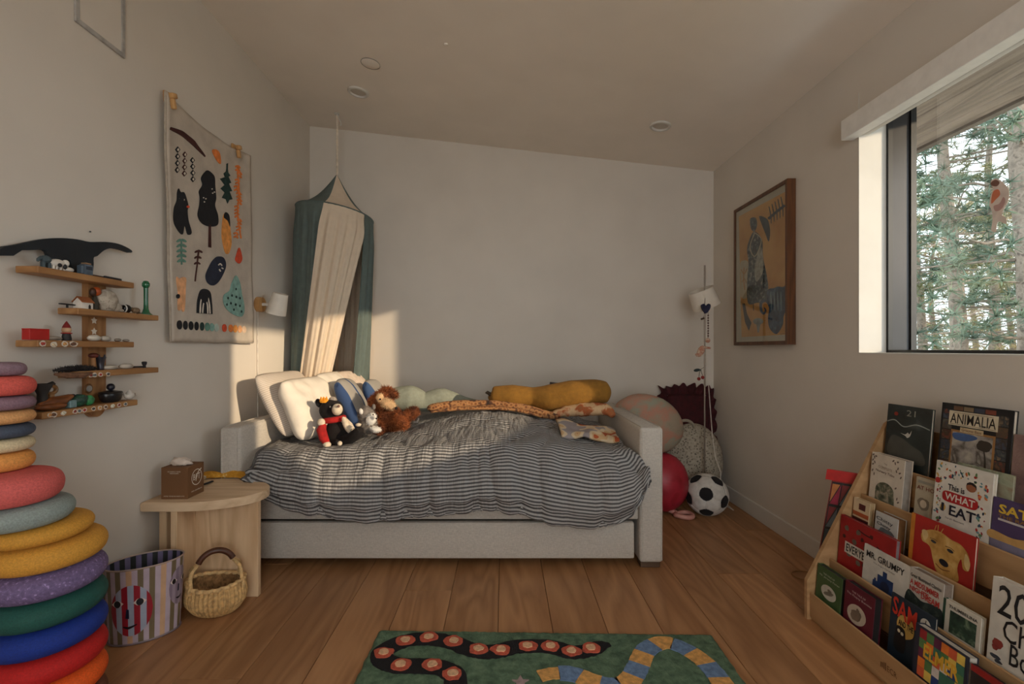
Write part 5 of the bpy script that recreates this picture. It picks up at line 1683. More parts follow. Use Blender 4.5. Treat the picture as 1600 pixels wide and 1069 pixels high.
for sgn, k0_ in ((1, .12), (-1, .88)):
    A = arch(k0_)
    for w in (-1, 1):
        ang = (0 if sgn > 0 else PI) + HA + w * .55
        R_ = bk + V((BRX * .93 * cos(ang), BRY * .93 * sin(ang), .118))
        mid_ = A.lerp(R_, .5) + V((.012 * cos(ang), .012 * sin(ang), .012))
        MB().tube(spline([tuple(A), tuple(mid_), tuple(R_)], 6, closed=False), .0065, 8).build('handle_cord', STRAW2, t)
        MB().tube([R_ + V((0, 0, .010)), R_ + V((.006 * cos(ang), .006 * sin(ang), -.004)), R_ + V((.004 * cos(ang), .004 * sin(ang), -.02))], .008, 8).build('knot', STRAW2, t)

# ------------------------------------------------------------------ stacking stones
def stone_geo(cen, R, hgt, tilt=None, seed=0, flat=.62):
    """soft rounded pebble-like stepping stone"""
    mb = MB()
    prof = [(.0, 0), (.70, 0), (.86, .04), (.96, .20), (1.0, .42), (.985, .62), (.92, .80), (.78, .93), (.55, .99), (0, 1.0)]
    P = spline(prof, 3, closed=False)
    M = tilt.to_matrix() if tilt else Matrix.Identity(3)
    mb.lathe([(max(r, .001) * R, z * hgt) for r, z in P], cen, 48, M)
    return mb
def stone_mat(c, speck=0.0):
    if not speck:
        return blotch('stone_%d_%d_%d' % c, [(.35, tuple(v * .93 for v in c)), (.65, tuple(min(255, v * 1.05) for v in c))], 240, bump=.25, rough=.8)
    return blotch('stone_%d_%d_%d' % c, [(.3, tuple(v * .9 for v in c)), (.60, tuple(min(255, v * 1.08) for v in c)), (.70, tuple(min(255, v * 1.35 + 20) for v in c))], 130, bump=.25, rough=.8)
SG = 'stacking stones in the tower'
low = V((-1.298, 1.343, 0))
data = [((108, 62, 40), 'brown stacking stone on the floor, lowest of the tower'), ((232, 92, 22), 'orange stacking stone just below the red one'), ((186, 22, 20), 'red stacking stone between the orange and blue ones'),
        ((14, 48, 138), 'royal blue stacking stone between the red and green ones'), ((26, 82, 74), 'dark green stacking stone under the purple one'), ((108, 92, 132), 'purple stacking stone with pale speckles'),
        ((208, 150, 56), 'lower of the two wide mustard yellow stacking stones')]
for i, (c, lab) in enumerate(data):
    z = .001 + i * .0745
    single('stacking_stone', stone_geo(low + V((0, 0, z)), .1365, .0744, seed=i), stone_mat(c, .2 if i == 5 else 0), lab, 'stacking stone', SG, sharp=60)
zt_ = .001 + 7 * .0745
single('stacking_stone', stone_geo(V((-1.302, 1.320, .5235)), .124, .052), stone_mat((206, 148, 54)), 'upper mustard yellow stacking stone, just under the grey green one', 'stacking stone', SG, sharp=60)
single('stacking_stone', stone_geo(V((-1.308, 1.278, .5765)), .115, .064), stone_mat((142, 154, 150)), 'pale grey green stacking stone under the pink one', 'stacking stone', SG, sharp=60)
single('stacking_stone', stone_geo(V((-1.312, 1.256, .6415)), .110, .080), stone_mat((208, 96, 92)), 'pink domed stacking stone on the grey green one', 'stacking stone', SG, sharp=60)
up = V((-1.357, 1.268, 0))
ups = [((222, 150, 76), .7225, .049, .075, 'light orange stacking stone resting on the domed pink one'), ((214, 196, 160), .7725, .036, .075, 'cream stacking stone in the upper half of the tower'), ((70, 80, 98), .8095, .036, .075, 'slate blue stacking stone under the peach one'),
       ((214, 158, 102), .8465, .036, .076, 'peach stacking stone between the slate and mauve ones'), ((136, 108, 122), .8835, .037, .076, 'mauve stacking stone below the coral one'), ((214, 92, 82), .9215, .052, .077, 'coral stacking stone second from the top'),
       ((138, 112, 124), .9745, .036, .058, 'mauve stacking stone at the very top of the tower')]
for c, z, hg, R_, lab in ups:
    single('stacking_stone', stone_geo(up + V((0, 0, z)), R_, hg), stone_mat(c), lab, 'stacking stone', SG, sharp=60)

# ------------------------------------------------------------------ tufted rug
RT = .014
A_ = PZ(592, 982, RT); B_ = PZ(1113, 989, RT)
ux = (B_ - A_).normalized(); uy = V((ux.y, -ux.x, 0))      # uy towards the viewer
RW, RL = (B_ - A_).length, 1.55
t = thing('tufted_rug', 'green tufted rug with a black spotted snake and a blue yellow snake', 'rug', (A_ + ux * RW / 2 + uy * RL / 2) * 1.0 - V((0, 0, RT)))
GRUG = blotch('rug_green', [(.3, (64, 88, 68)), (.55, (90, 116, 92)), (.75, (110, 134, 108))], 38, bump=.8)
def wobble(u): return .006 * noise.noise(V((u * 14, 3, 1)))
def rs_(u, v):
    p = A_ + ux * (RW * u) + uy * (RL * v)
    e = min(u * RW, (1 - u) * RW, v * RL, (1 - v) * RL)
    z = RT * smooth01(-.002, .012, e) + .0025 * noise.noise(V((p.x * 60, p.y * 60, 0))) * smooth01(0, .01, e)
    w = wobble(u * 5 + v * 3)
    return V((p.x + (w if u in (0, 1) else 0), p.y + (w if v in (0, 1) else 0), max(z, .0005)))
rg_ = MB().grid(rs_, 220, 220).build('pile', GRUG, t, sharp=180)
def tufts(poly, n, rnd_, seed_):
    pass
def rpoly(P, h=.004):
    return [PZ(530 + x / 2.4615, 960 + y / 2.459, RT) for x, y in P]
def lay_r(name, P, m, lift=.0, par=None):
    mb = MB()
    pts = rpoly(P)
    cen = V((0, 0, 0))
    for p in pts: cen += p
    cen /= len(pts)
    h0, h1 = RT - .003 + lift, RT + .003 + lift
    rag = [p + V((.0025 * noise.noise(p * 90), .0025 * noise.noise(p * 90 + V((5, 5, 5))), 0)) for p in pts]
    mb.prism([V((p.x, p.y, h0)) for p in rag], (0, 0, h1 - h0))
    return mb.build(name, m, par or t, sharp=40)
RB = mat((16, 15, 20), .98, .2, 60, .8, 300); RO = mat((190, 88, 66), .98, .12, 80, .8, 300); RC_ = mat((222, 178, 140), .98, .1, 80, .8, 300)
RBL = mat((106, 132, 168), .98, .12, 60, .8, 300); RY = mat((214, 160, 92), .98, .12, 60, .8, 300); RPK = mat((164, 140, 140), .98, .1, 60, .8, 300)
path = [(440, 300), (446, 250), (425, 222), (370, 203), (300, 200), (215, 197), (165, 172), (172, 142), (240, 108), (330, 95), (430, 108), (500, 135), (560, 146), (625, 140), (680, 126), (780, 124), (840, 132), (895, 148), (960, 140), (1010, 122), (1043, 119)]
# the ribbon narrows in depth with distance: half widths across and along differ, so the band is built on the rug plane itself
P3 = [PZ(530 + x / 2.4615, 960 + y / 2.459, RT) for x, y in path]
def ribbon(P3, w, n=8):
    return [V((x, y, RT)) for x, y in band([(p.x, p.y) for p in P3], w, n)]
def slab(name, pts, m, lift=0.0, par=None):
    h0, h1 = RT - .004 + lift, RT + .003 + lift
    rag = [p + V((.003 * noise.noise(p * 80), .003 * noise.noise(p * 80 + V((5, 5, 5))), 0)) for p in pts]
    return MB().prism([V((p.x, p.y, h0)) for p in rag], (0, 0, h1 - h0)).build(name, m, par or t, sharp=40)
P3 = [P3[0] + V((.0, -.16, 0)), P3[0] + V((.01, -.06, 0))] + P3[1:]
sn = slab('black_snake', ribbon(P3, [.036] * 14 + [.034, .03, .006]), RB)
for i, (x, y) in enumerate(((437, 233), (357, 199), (237, 198), (171, 152), (255, 104), (343, 92), (441, 107), (535, 138), (622, 141), (724, 126), (812, 127), (893, 146), (968, 134))):
    c_ = PZ(530 + x / 2.4615, 960 + y / 2.459, RT)
    sp = slab('spot', [V((a, b_, RT)) for a, b_ in circ(c_.x, c_.y, .033, .028, 18, 0, .22, i)], RO, .003, sn)
    o = MB().prism([V((a, b_, RT + .004)) for a, b_ in circ(c_.x, c_.y, .017, .0155, 12, 0, .25, i + 4)], (0, 0, .005)).build('spot_centre', RC_, sn)
pth2 = [(770, 240), (830, 228), (900, 232), (980, 262), (1060, 278), (1110, 262), (1148, 205), (1180, 140), (1245, 110), (1310, 125), (1380, 165), (1430, 210), (1470, 262), (1500, 320), (1510, 420)]
Q3 = [PZ(530 + x / 2.4615, 960 + y / 2.459, RT) for x, y in pth2]
cl_ = spline([(p.x, p.y) for p in Q3], 10, closed=False)
Ls = [0]
for a, b_ in zip(cl_, cl_[1:]): Ls.append(Ls[-1] + math.hypot(b_[0] - a[0], b_[1] - a[1]))
def at_s(s):
    for i in range(len(Ls) - 1):
        if Ls[i + 1] >= s:
            f = (s - Ls[i]) / (Ls[i + 1] - Ls[i] or 1)
            return (cl_[i][0] + (cl_[i + 1][0] - cl_[i][0]) * f, cl_[i][1] + (cl_[i + 1][1] - cl_[i][1]) * f)
    return cl_[-1]
s0, k, sgl = 0, 0, .066
while s0 < Ls[-1] - .02:
    s1 = min(s0 + sgl, Ls[-1])
    seg_ = [at_s(s0 + (s1 - s0) * i / 4) for i in range(5)]
    w0 = .034 if s0 > .02 else .026
    slab('yellow_band' if k % 2 == 0 else 'blue_band', [V((x, y, RT)) for x, y in band(seg_, w0, 2)], RY if k % 2 == 0 else RBL)
    s0 = s1; k += 1
st_c = PZ(530 + 697 / 2.4615, 960 + 262 / 2.459, RT)
slab('star', [V((st_c.x + (.028 if j % 2 == 0 else .012) * sin(2 * PI * j / 10), st_c.y + (.028 if j % 2 == 0 else .012) * cos(2 * PI * j / 10), RT)) for j in range(10)], RPK)
# ------------------------------------------------------------------ display bookcase under the window
MAP = wood('maple_ply', (160, 122, 82), (184, 146, 104), 'Y', 1.0, .55)
KY1, KY0 = 1.83, .60
t = thing('bookcase', 'low maple display bookcase with five sloping tiers under the window', 'bookcase', (1.36, (KY0 + KY1) / 2, 0))
prof = [(1.172, 0), (1.172, .150), (1.180, .164), (1.480, .755), (1.492, .764), (1.535, .764), (1.535, 0)]
for y in (KY1, KY0 - .016):
    MB().prism([(x, y, z) for x, z in prof], (0, .016, 0)).build('side_panel', MAP, t)
BX = [1.182, 1.258, 1.320, 1.379, 1.438]
BZt = [.106, .237, .362, .487, .610]
for k in range(5):
    fb = MB().box2((BX[k], KY0, max(.012, BZt[k] - .125)), (BX[k] + .008, KY1, BZt[k]), .002, 1).build('front_board', MAP, t)
    if k == 0:
        logo = fb
    zb = BZt[k] - .098
    xe = BX[k + 1] if k < 4 else 1.523
    MB().box2((BX[k] + .008, KY0, zb - .012), (xe, KY1, zb)).build('ledge', MAP, t)
MB().box2((1.523, KY0, .02), (1.535, KY1, .75)).build('back_panel', MAP, t)
lg = lambda u, w: V((BX[0] - .0006, 1.455 - u, .062 + w))
mb = MB()
for i, (h0, h1) in enumerate(((0, .016), (.002, .018), (.001, .022), (.0, .024))):
    mb.flat([lg(-.03 + i * .006, h0 - .012), lg(-.0265 + i * .006, h0 - .012), lg(-.0265 + i * .006, h1 - .012), lg(-.03 + i * .006, h1 - .012)])
text_geo(mb, 'ECR', lg, -.004, .032, -.010, .008)
mb.build('burnt_mark', mat((96, 64, 38), .7), logo)

LEAN = math.radians(5)
WU = V((sin(LEAN), 0, cos(LEAN))); NU_ = V((-cos(LEAN), 0, sin(LEAN))); UU = V((0, -1, 0))
class Book:
    def __init__(s, tier, yl, yr, zt, th, c, label, xoff=0.0, spine=None, pages=(206, 196, 178), rough=.5, mats=None, roll=0.0):
        z0 = BZt[tier] - .098 + .0015
        s.O = V((BX[tier] + .0095 + xoff, yl, z0 + th * sin(LEAN) * 0))
        s.w, s.h, s.th = yl - yr, (zt - z0) / cos(LEAN), th
        s.U, s.W, s.N = UU.copy(), WU.copy(), NU_.copy()
        if roll:
            R = Matrix.Rotation(roll, 3, s.N)
            s.U, s.W = R @ s.U, R @ s.W
        s.O = s.O + V((0, 0, th * sin(LEAN)))     # the rear edge of the foot rests on the ledge
        s.O.z = z0
        s.O.x += th * 0
        s.t = thing('book', label, 'book', s.p(.5, 0, -th / 2), 'books in the display bookcase')
        M = Matrix((s.U, s.W, s.N)).transposed()
        cm = mats or mat(c, rough, .05, 20)
        sm_ = mat(spine, rough, .05, 20) if spine else cm
        cb_ = .0024 if th > .008 else .0012
        def slab_(u0, u1, w0, w1, n0, n1, bev=.0006):
            ctr = s.O + s.U * ((u0 + u1) / 2) + s.W * ((w0 + w1) / 2) + s.N * ((n0 + n1) / 2)
            return MB().box(ctr, (u1 - u0, w1 - w0, n1 - n0), M, bev, 1)
        slab_(0, s.w, 0, s.h, -cb_, 0).build('front_cover', cm, s.t)
        slab_(0, s.w, 0, s.h, -th, -th + cb_).build('back_cover', cm, s.t)
        slab_(0, cb_, 0, s.h, -th + cb_, -cb_).build('spine', sm_, s.t)
        slab_(cb_, s.w - .003, .003, s.h - .003, -th + cb_, -cb_, 0).build('pages', mat(pages, .9, .05, 60), s.t)
        s.hv = .085 / s.h      # share of the cover that stands behind the tier's front board
    def p(s, u, w, n=0.0):
        return s.O + s.U * (u * s.w) + s.W * (w * s.h) + s.N * n
    def d(s, u, w, n=0.0):
        return s.p(u, s.hv + (1 - s.hv) * w, n)
    def add(s, name, polys, c, lift=1, m=None):
        for P in polys:
            o = MB().flat([s.d(u, w, .0005 * lift) for u, w in P]).build(name, m or mat(c, .5, .06, 30), s.t)
        return o
    def text(s, name, items, c, lift=2, bold=0.0):
        for it in items:
            mb = MB()
            tx, x0, x1, y0, y1 = it[:5]
            text_geo(mb, tx, lambda u, w: s.d(u, w, .0005 * lift), x0, x1, y0, y1, bold, slant=it[5] if len(it) > 5 else 0)
            o = mb.build(name, mat(c, .5, 0), s.t)
        return o
def rc(x0, y0, x1, y1): return [(x0, y0), (x1, y0), (x1, y1), (x0, y1)]
rb_ = random.Random(21)

# top tier
b = Book(4, 1.817, 1.628, .836, .010, (34, 42, 42), 'dark storm grey book with a pale flying bird, top tier far end',
         mats=blotch('storm_cover', [(.3, (18, 22, 22)), (.55, (44, 54, 54)), (.72, (96, 106, 104))], 9, rough=.3, bump=.02))
b.add('hill', [spline([(.12, .2), (.14, .5), (.4, .5), (.62, .42), (.86, .34), (.88, .16)], 5)], (74, 74, 68))
b.add('wave', [band([(.02, .72), (.2, .76), (.42, .68), (.7, .74), (.98, .70)], .008, 6)], (150, 158, 152), 2)
b.add('bird', [spline([(.36, .575), (.46, .565), (.52, .60), (.56, .58), (.60, .64), (.58, .56), (.52, .52), (.47, .545)], 4)], (206, 204, 194), 2)
b.add('poppy', [circ(.22, .86, .05, .03, 12)], (140, 50, 36), 2)
b.text('title', [('BIG', .42, .62, .82, .88), ('BOOK OF', .30, .66, .755, .795), ('QUESTIONS', .1, .6, .62, .675)], (52, 56, 50))
b.text('numerals', [('21', .46, .66, .85, .94)], (150, 150, 138), 3)
b = Book(4, 1.596, 1.37, .866, .014, (16, 17, 22), 'tall black book with a cream title panel and savannah picture', xoff=0)
cols_ = [(70, 84, 104), (104, 74, 52), (132, 112, 86), (58, 66, 84), (120, 60, 44), (88, 92, 88)]
for i in range(7):
    for sx in (0, 1):
        x0 = .035 if sx == 0 else .80
        b.add('tile', [rc(x0, .06 + i * .125, x0 + .145, .06 + i * .125 + .115)], None, 1, blotch('mosaic_%d_%d' % (i, sx), [(.3, cols_[(i + sx * 2) % 6]), (.55, tuple(v * .55 for v in cols_[(i + 3) % 6])), (.7, cols_[(i + sx + 4) % 6])], 60, bump=.02, rough=.4))
for i in range(4):
    b.add('tile', [rc(.19 + i * .15, .925, .33 + i * .15, .975)], cols_[(i + 1) % 6], 1)
b.add('title_panel', [rc(.13, .74, .82, .915)], (206, 194, 168), 2)
b.text('title', [('ANIMALIA', .155, .795, .765, .885)], (24, 22, 24), 3, .006)
b.add('rule', [rc(.2, .893, .76, .897), rc(.15, .752, .80, .756)], (90, 70, 52), 3)
b.add('author_panel', [rc(.31, .672, .64, .728)], (196, 176, 140), 2)
b.text('author', [('Graeme Base', .335, .615, .683, .718)], (110, 60, 40), 3)
b.add('picture_frame', [rc(.175, .12, .80, .69)], (150, 108, 60), 1)
b.add('picture', [rc(.205, .14, .77, .665)], None, 1.6, blotch('savannah', [(.3, (186, 176, 160)), (.5, (146, 140, 134)), (.62, (84, 76, 68)), (.75, (190, 184, 172))], 26, bump=.02, rough=.4))
b.add('sky_patch', [spline([(.22, .65), (.5, .655), (.56, .62), (.4, .57), (.24, .58)], 4)], (64, 92, 140), 2)
b.add('tree', [band([(.70, .2), (.69, .4), (.66, .52)], [.02, .012, .008], 4), circ(.66, .56, .10, .06, 16, 0, .3, 2)], (52, 44, 36), 2.4)
b = Book(4, 1.366, 1.14, .800, .012, (130, 104, 100), 'mauve wrinkled picture book beside the tall black one', mats=blotch('mauve_hide', [(.3, (96, 72, 70)), (.5, (136, 108, 102)), (.7, (158, 130, 122))], 14, rough=.5))
b.add('shape', [spline([(.25, .62), (.5, .70), (.8, .66), (1, .55), (1, .2), (.7, .25), (.6, .1), (.4, .06), (.44, .3), (.3, .45)], 5)], (62, 46, 50), 1)
b.add('label', [spline([(.3, .56), (.6, .66), (.95, .70), (.97, .62), (.6, .55), (.33, .47)], 4)], (170, 152, 128), 2)
b.add('pink_patch', [circ(.72, .24, .10, .05, 14, .4)], (186, 96, 112), 2)
b.text('title', [('CIRCUS', .38, .8, .535, .585, .06)], (70, 50, 50), 3)

# fourth tier
b = Book(3, 1.813, 1.664, .652, .030, (206, 194, 178), 'thick cream storybook with leafy corners and an arched woodland scene', pages=(150, 140, 130))
b.add('leaves', [circ(x, y, .035, .018, 10, r) for x, y, r in ((.05, .95, .5), (.09, .90, 1.9), (.05, .84, .9), (.11, .80, 2.2), (.06, .75, .4), (.14, .93, 0), (.06, .62, 1), (.67, .93, .6), (.73, .89, 2), (.80, .93, .2),
      (.82, .80, 1.2), (.88, .72, .4), (.78, .74, 2), (.92, .64, .9), (.12, .55, 1.5), (.80, .40, .6), (.86, .20, 1.3), (.90, .14, .5))], (108, 92, 84))
b.add('arch', [[(.20, .0), (.20, .26)] + [(.48 - .28 * cos(PI * k / 12), .26 + .18 * sin(PI * k / 12)) for k in range(1, 12)] + [(.76, .26), (.80, .0)]], None, 1, blotch('woodland', [(.3, (46, 48, 38)), (.5, (96, 98, 78)), (.62, (160, 146, 126)), (.72, (92, 104, 112))], 46, bump=.02))
b.text('title', [('The', .40, .50, .80, .835), ('COMPLETE', .24, .66, .715, .765, -.02)], (150, 128, 112))
b.text('title', [('Nursery Tales', .17, .74, .615, .680, -.03)], (96, 78, 72), 2, .01)
b = Book(3, 1.628, 1.47, .608, .009, (176, 164, 142), 'slim pale book half hidden behind the white picture book', xoff=.012)
b.text('title', [('AT HOME', .04, .62, .70, .80)], (120, 60, 44), 2, .01)
b.add('drawing', [circ(.22, .36, .14, .16, 16, .2, .2, 3), circ(.5, .30, .10, .14, 16, 0, .2, 5)], (120, 108, 92))
b.add('belly', [circ(.22, .36, .08, .10, 14)], (196, 180, 158), 2)
b.add('rule', [rc(.05, .86, .8, .93)], (150, 146, 134))
b = Book(3, 1.500, 1.333, .688, .006, (150, 156, 134), 'faded green map patterned book behind the purple one', xoff=.0225,
         mats=blotch('old_map', [(.3, (120, 128, 108)), (.5, (160, 164, 140)), (.66, (142, 118, 96))], 20))
b = Book(3, 1.546, 1.365, .684, .012, (218, 212, 202), 'white picture book sprinkled with fruit and vegetables', xoff=0, rough=.4)
FC = [(176, 44, 40), (206, 116, 60), (64, 92, 108), (96, 130, 84), (206, 160, 80), (42, 56, 76), (150, 60, 60), (108, 150, 156)]
pts_ = []
for i in range(110):
    a = rb_.uniform(0, 1); z_ = rb_.uniform(0, 1)
    if a < .5: x, y = rb_.uniform(.03, .92), rb_.uniform(.72, .97)
    elif a < .75: x, y = rb_.uniform(.02, .16), rb_.uniform(.05, .8)
    else: x, y = rb_.uniform(.78, .93), rb_.uniform(.05, .8)
    if x > .42 and x < .62 and y < .80: continue
    if x > .74 and y > .86 and a < .5: continue
    pts_.append((x, y, rb_.uniform(.012, .034), rb_.randrange(8)))
for ci in range(8):
    P = [circ(x, y, r, r * .62, 9, rb_.uniform(0, 3), .25, i) for i, (x, y, r, c_) in enumerate(pts_) if c_ == ci]
    if P: b.add('fruit', P, FC[ci], 1 + .05 * ci)
b.add('pear', [circ(.06, .70, .05, .045, 14)], (176, 40, 36), 2)
b.add('child_head', [circ(.66, .72, .085, .060, 16)], (150, 92, 60), 2)
b.add('child_hair', [[(.575, .73), (.585, .775), (.63, .80), (.69, .80), (.745, .77), (.755, .70), (.73, .745), (.66, .768), (.60, .755)]], (30, 26, 28), 2.4)
b.text('title', [('This is', .26, .56, .60, .69)], (28, 30, 44), 3, .02)
b.add('oval', [spline([(.17, .50), (.22, .575), (.5, .575), (.74, .575), (.80, .50), (.74, .425), (.5, .425), (.22, .425)], 4)], (176, 30, 34), 3)
b.text('title', [('WHAT', .22, .75, .45, .555)], (222, 212, 202), 4, .02)
b.add('seed', [circ(.20, .32, .05, .05, 14)], (206, 162, 84), 3)
b.text('title', [('I', .17, .22, .26, .385), ('EAT', .32, .78, .235, .385)], (26, 28, 44), 4, .02)
b.text('author', [('Sarah Bennett', .26, .6, .17, .195)], (60, 60, 70), 4)
b = Book(3, 1.362, 1.16, .622, .010, (74, 58, 98), 'purple picture book with yellow lettering above a sand dune', xoff=0)
b.add('dune', [spline([(.0, .36), (.3, .33), (.6, .42), (1, .40), (1, .18), (.5, .16), (0, .2)], 5)], (190, 150, 92))
b.add('shore', [rc(0, 0, 1, .2)], (120, 116, 140), 1.4)
b.text('title', [('SATO', .09, .66, .72, .90)], (214, 178, 58), 2, .03)
b.text('subtitle', [('THE RABBIT', .09, .64, .635, .70)], (150, 110, 40), 2, .01)
b.add('strip', [rc(.09, .585, .62, .625)], (196, 190, 190), 2)

# third tier
b = Book(2, 1.822, 1.742, .476, .020, (206, 182, 148), 'small cream book with maroon blocks tucked by the side panel', pages=(176, 150, 112))
b.add('block', [rc(.36, .70, .76, .88), rc(0, .0, .98, .45)], (84, 30, 30))
b.add('band', [rc(.02, .50, .98, .62)], (170, 82, 44), 1.5)
b.add('foot_block', [rc(0, .0, .98, .40)], (30, 24, 34), 2)
b = Book(2, 1.713, 1.615, .462, .030, (190, 188, 184), 'thick grey and white paperback with hand lettered title', spine=(120, 88, 52), pages=(120, 84, 48))
b.text('title', [('Chitty', .06, .80, .72, .86, -.04), ('Chitty', .10, .72, .58, .70, -.04)], (40, 46, 56), 2, .01)
b.add('drawing', [circ(.5, .40, .34, .16, 20, 0, .4, 2)], (108, 112, 116))
b = Book(2, 1.566, 1.352, .505, .008, (166, 34, 28), 'red picture book with a big golden dog face', spine=(206, 130, 50))
b.add('edge', [rc(0, 0, .07, 1)], (198, 124, 44))
hd_ = b.add('dog_head', [spline([(.25, .74), (.36, .82), (.50, .84), (.66, .78), (.80, .76), (.92, .62), (.94, .36), (.86, .34), (.82, .50), (.78, .30), (.80, .06), (.52, .02), (.42, .22), (.36, .44), (.30, .50), (.22, .52), (.19, .64)], 5)], None, 2,
      blotch('dog_paint', [(.3, (160, 116, 52)), (.55, (196, 152, 82)), (.72, (214, 178, 116))], 26, bump=.02))
b.add('ear_tuft', [spline([(.20, .72), (.27, .76), (.31, .66), (.25, .54)], 4), spline([(.88, .64), (.95, .50), (.93, .34), (.87, .44)], 4)], (212, 184, 128), 3)
b.add('hair', [band([(.40, .84), (.42, .94)], .006, 3), band([(.45, .84), (.45, .96)], .006, 3), band([(.50, .84), (.53, .93)], .006, 3)], (196, 152, 82), 2)
b.add('eye', [circ(.40, .60, .045, .028, 14, -.2), circ(.66, .56, .050, .032, 14, -.2)], (46, 48, 52), 3)
b.add('brow', [band([(.34, .64), (.40, .655), (.46, .635)], .006, 4), band([(.58, .61), (.66, .62), (.72, .59)], .006, 4)], (96, 62, 28), 3)
b.add('nose', [circ(.58, .28, .075, .062, 18, -.5)], (20, 22, 32), 3)
b.add('mouth', [band([(.46, .20), (.56, .14), (.68, .18)], .008, 4)], (110, 64, 30), 3)

# second tier
b = Book(1, 1.823, 1.566, .410, .016, (152, 26, 26), 'red picture book with a black lettered white label', xoff=.0085, pages=(120, 110, 112))
b.add('critter', [circ(x, y, .045, .05, 12, 0, .3, i) for i, (x, y) in enumerate(((.14, .78), (.30, .58), (.52, .58), (.66, .50), (.76, .66), (.36, .80), (.22, .30), (.40, .22)))], (104, 92, 80), 1)
b.add('critter', [circ(x, y, .03, .04, 12, 0, .3, i + 4) for i, (x, y) in enumerate(((.10, .60), (.44, .70), (.60, .64), (.84, .56), (.60, .84), (.50, .24)))], (70, 24, 22), 1.3)
b.add('leafy', [band([(.36, .86), (.46, .83), (.58, .82)], .012, 4), band([(.70, .72), (.80, .66), (.88, .60)], .012, 4)], (60, 20, 20), 1.5)
b.add('label', [rc(.13, .30, .78, .52)], (206, 198, 186), 2)
b.text('title', [('EVERYBODY', .16, .76, .335, .49)], (20, 20, 24), 3, .02)
b = Book(1, 1.687, 1.497, .354, .008, (206, 200, 190), 'white picture book with bold black title and navy castle', xoff=0)
b.text('title', [('MR. GRUMPY', .07, .90, .70, .87)], (20, 20, 24), 2, .016)
b.text('subtitle', [('The Angry Caretaker', .24, .72, .60, .645)], (70, 66, 66), 2)
b.add('castle', [rc(.36, .0, .70, .40), rc(.47, .40, .56, .54), rc(.26, .0, .36, .20), rc(.29, .20, .33, .26), rc(.70, .0, .78, .18)], (24, 52, 100), 2)
b.add('door', [circ(.53, .16, .10, .14, 16)], (20, 34, 66), 3)
b = Book(1, 1.499, 1.382, .358, .028, (186, 178, 168), 'thick grey topped classic with red lettering over a dark scene', pages=(130, 116, 104))
b.text('series', [('Great Illustrated Classics', .05, .94, .80, .88)], (30, 30, 34), 2, .015)
b.text('title', [('A MIDSUMMER', .05, .90, .62, .75), ("NIGHT'S", .05, .62, .48, .60), ('DREAM', .40, .92, .42, .56)], (176, 50, 46), 2, .03)
b.add('scene', [spline([(0, 0), (1, 0), (1, .40), (.7, .42), (.4, .36), (0, .46)], 4)], None, 1, blotch('night_scene', [(.3, (18, 22, 30)), (.55, (30, 44, 40)), (.72, (90, 96, 86))], 30, bump=.02))
b = Book(1, 1.380, 1.271, .322, .014, (204, 196, 182), 'cream bordered book with a dark green woodland picture', xoff=0, spine=(40, 70, 54))
b.add('spine_strip', [rc(0, 0, .07, 1)], (36, 66, 50))
b.text('title', [('THUMBELINA', .16, .92, .80, .89)], (44, 42, 40), 2, .02)
b.add('picture', [rc(.20, .10, .90, .74)], None, 1, blotch('fern_wood', [(.3, (18, 30, 24)), (.55, (44, 66, 50)), (.72, (120, 136, 108))], 34, bump=.02))
b = Book(1, 1.252, 1.00, .446, .028, (210, 204, 194), 'large white treasury with flowing black lettering', pages=(206, 198, 186))
b.text('title', [('20', .07, .36, .60, .95), ('th', .38, .48, .66, .74), ('THE', .52, .64, .80, .86), ('Century', .52, .98, .52, .76), ("Children's", .14, .98, .34, .60), ('Book', .22, .60, .10, .34), ('Treasury', .62, .98, .10, .30)], (26, 26, 30), 2, .004)
b.add('motif', [circ(.10, .26, .05, .05, 14, 0, .4, 2), circ(.08, .20, .03, .03, 12, 0, .4, 3)], (140, 52, 46), 2)
b.add('motif', [circ(.09, .10, .05, .025, 14, 0, .3, 4), circ(.12, .06, .04, .02, 12, 0, .3, 5)], (60, 66, 76), 2)
b.add('rule', [rc(.46, .93, .98, .935), rc(.46, .90, .98, .903)], (120, 112, 104), 2)

# front tier
b = Book(0, 1.823, 1.690, .222, .022, (64, 88, 50), 'small green book with an oval vignette, nearest the side panel', pages=(40, 38, 36))
b.text('title', [('THE TALE OF', .26, .72, .80, .845), ('Mr. Jeremy Fisher', .12, .92, .70, .76)], (206, 204, 190), 2)
b.add('vignette', [circ(.52, .36, .30, .20, 24)], (190, 184, 172))
b.add('sketch', [circ(.52, .34, .20, .05, 14, .3, .3, 2), circ(.56, .42, .08, .06, 14, 0, .3, 3)], (120, 112, 96), 2)
b = Book(0, 1.676, 1.543, .230, .026, (92, 18, 38), 'small maroon book with an oval vignette next to the green one', pages=(26, 24, 24))
b.text('title', [('THE TALE OF', .26, .72, .80, .845), ('The Flopsy Bunnies', .08, .92, .70, .765)], (206, 190, 186), 2)
b.add('vignette', [circ(.46, .32, .32, .24, 24, .2)], (190, 176, 160))
b.add('sketch', [circ(.44, .30, .18, .12, 14, .3, .4, 2), circ(.50, .42, .05, .08, 12, 0, .3, 3)], (120, 104, 88), 2)
b = Book(0, 1.514, 1.358, .270, .006, (28, 44, 58), 'dark teal book with red brush lettering and a yellow moon', xoff=.027)
b.add('moon', [circ(.38, .54, .20, .19, 22, 0, .1, 1)], (206, 172, 92))
b.text('title', [('SAM', .06, .62, .66, .97, -.06)], (196, 52, 34), 3, .02)
b.text('subtitle', [('AND THE', .22, .56, .52, .62)], (20, 20, 26), 3, .02)
b.add('creature', [spline([(.18, .44), (.22, .50), (.34, .50), (.40, .42), (.40, .1), (.16, .1)], 4)], (14, 14, 18), 3)
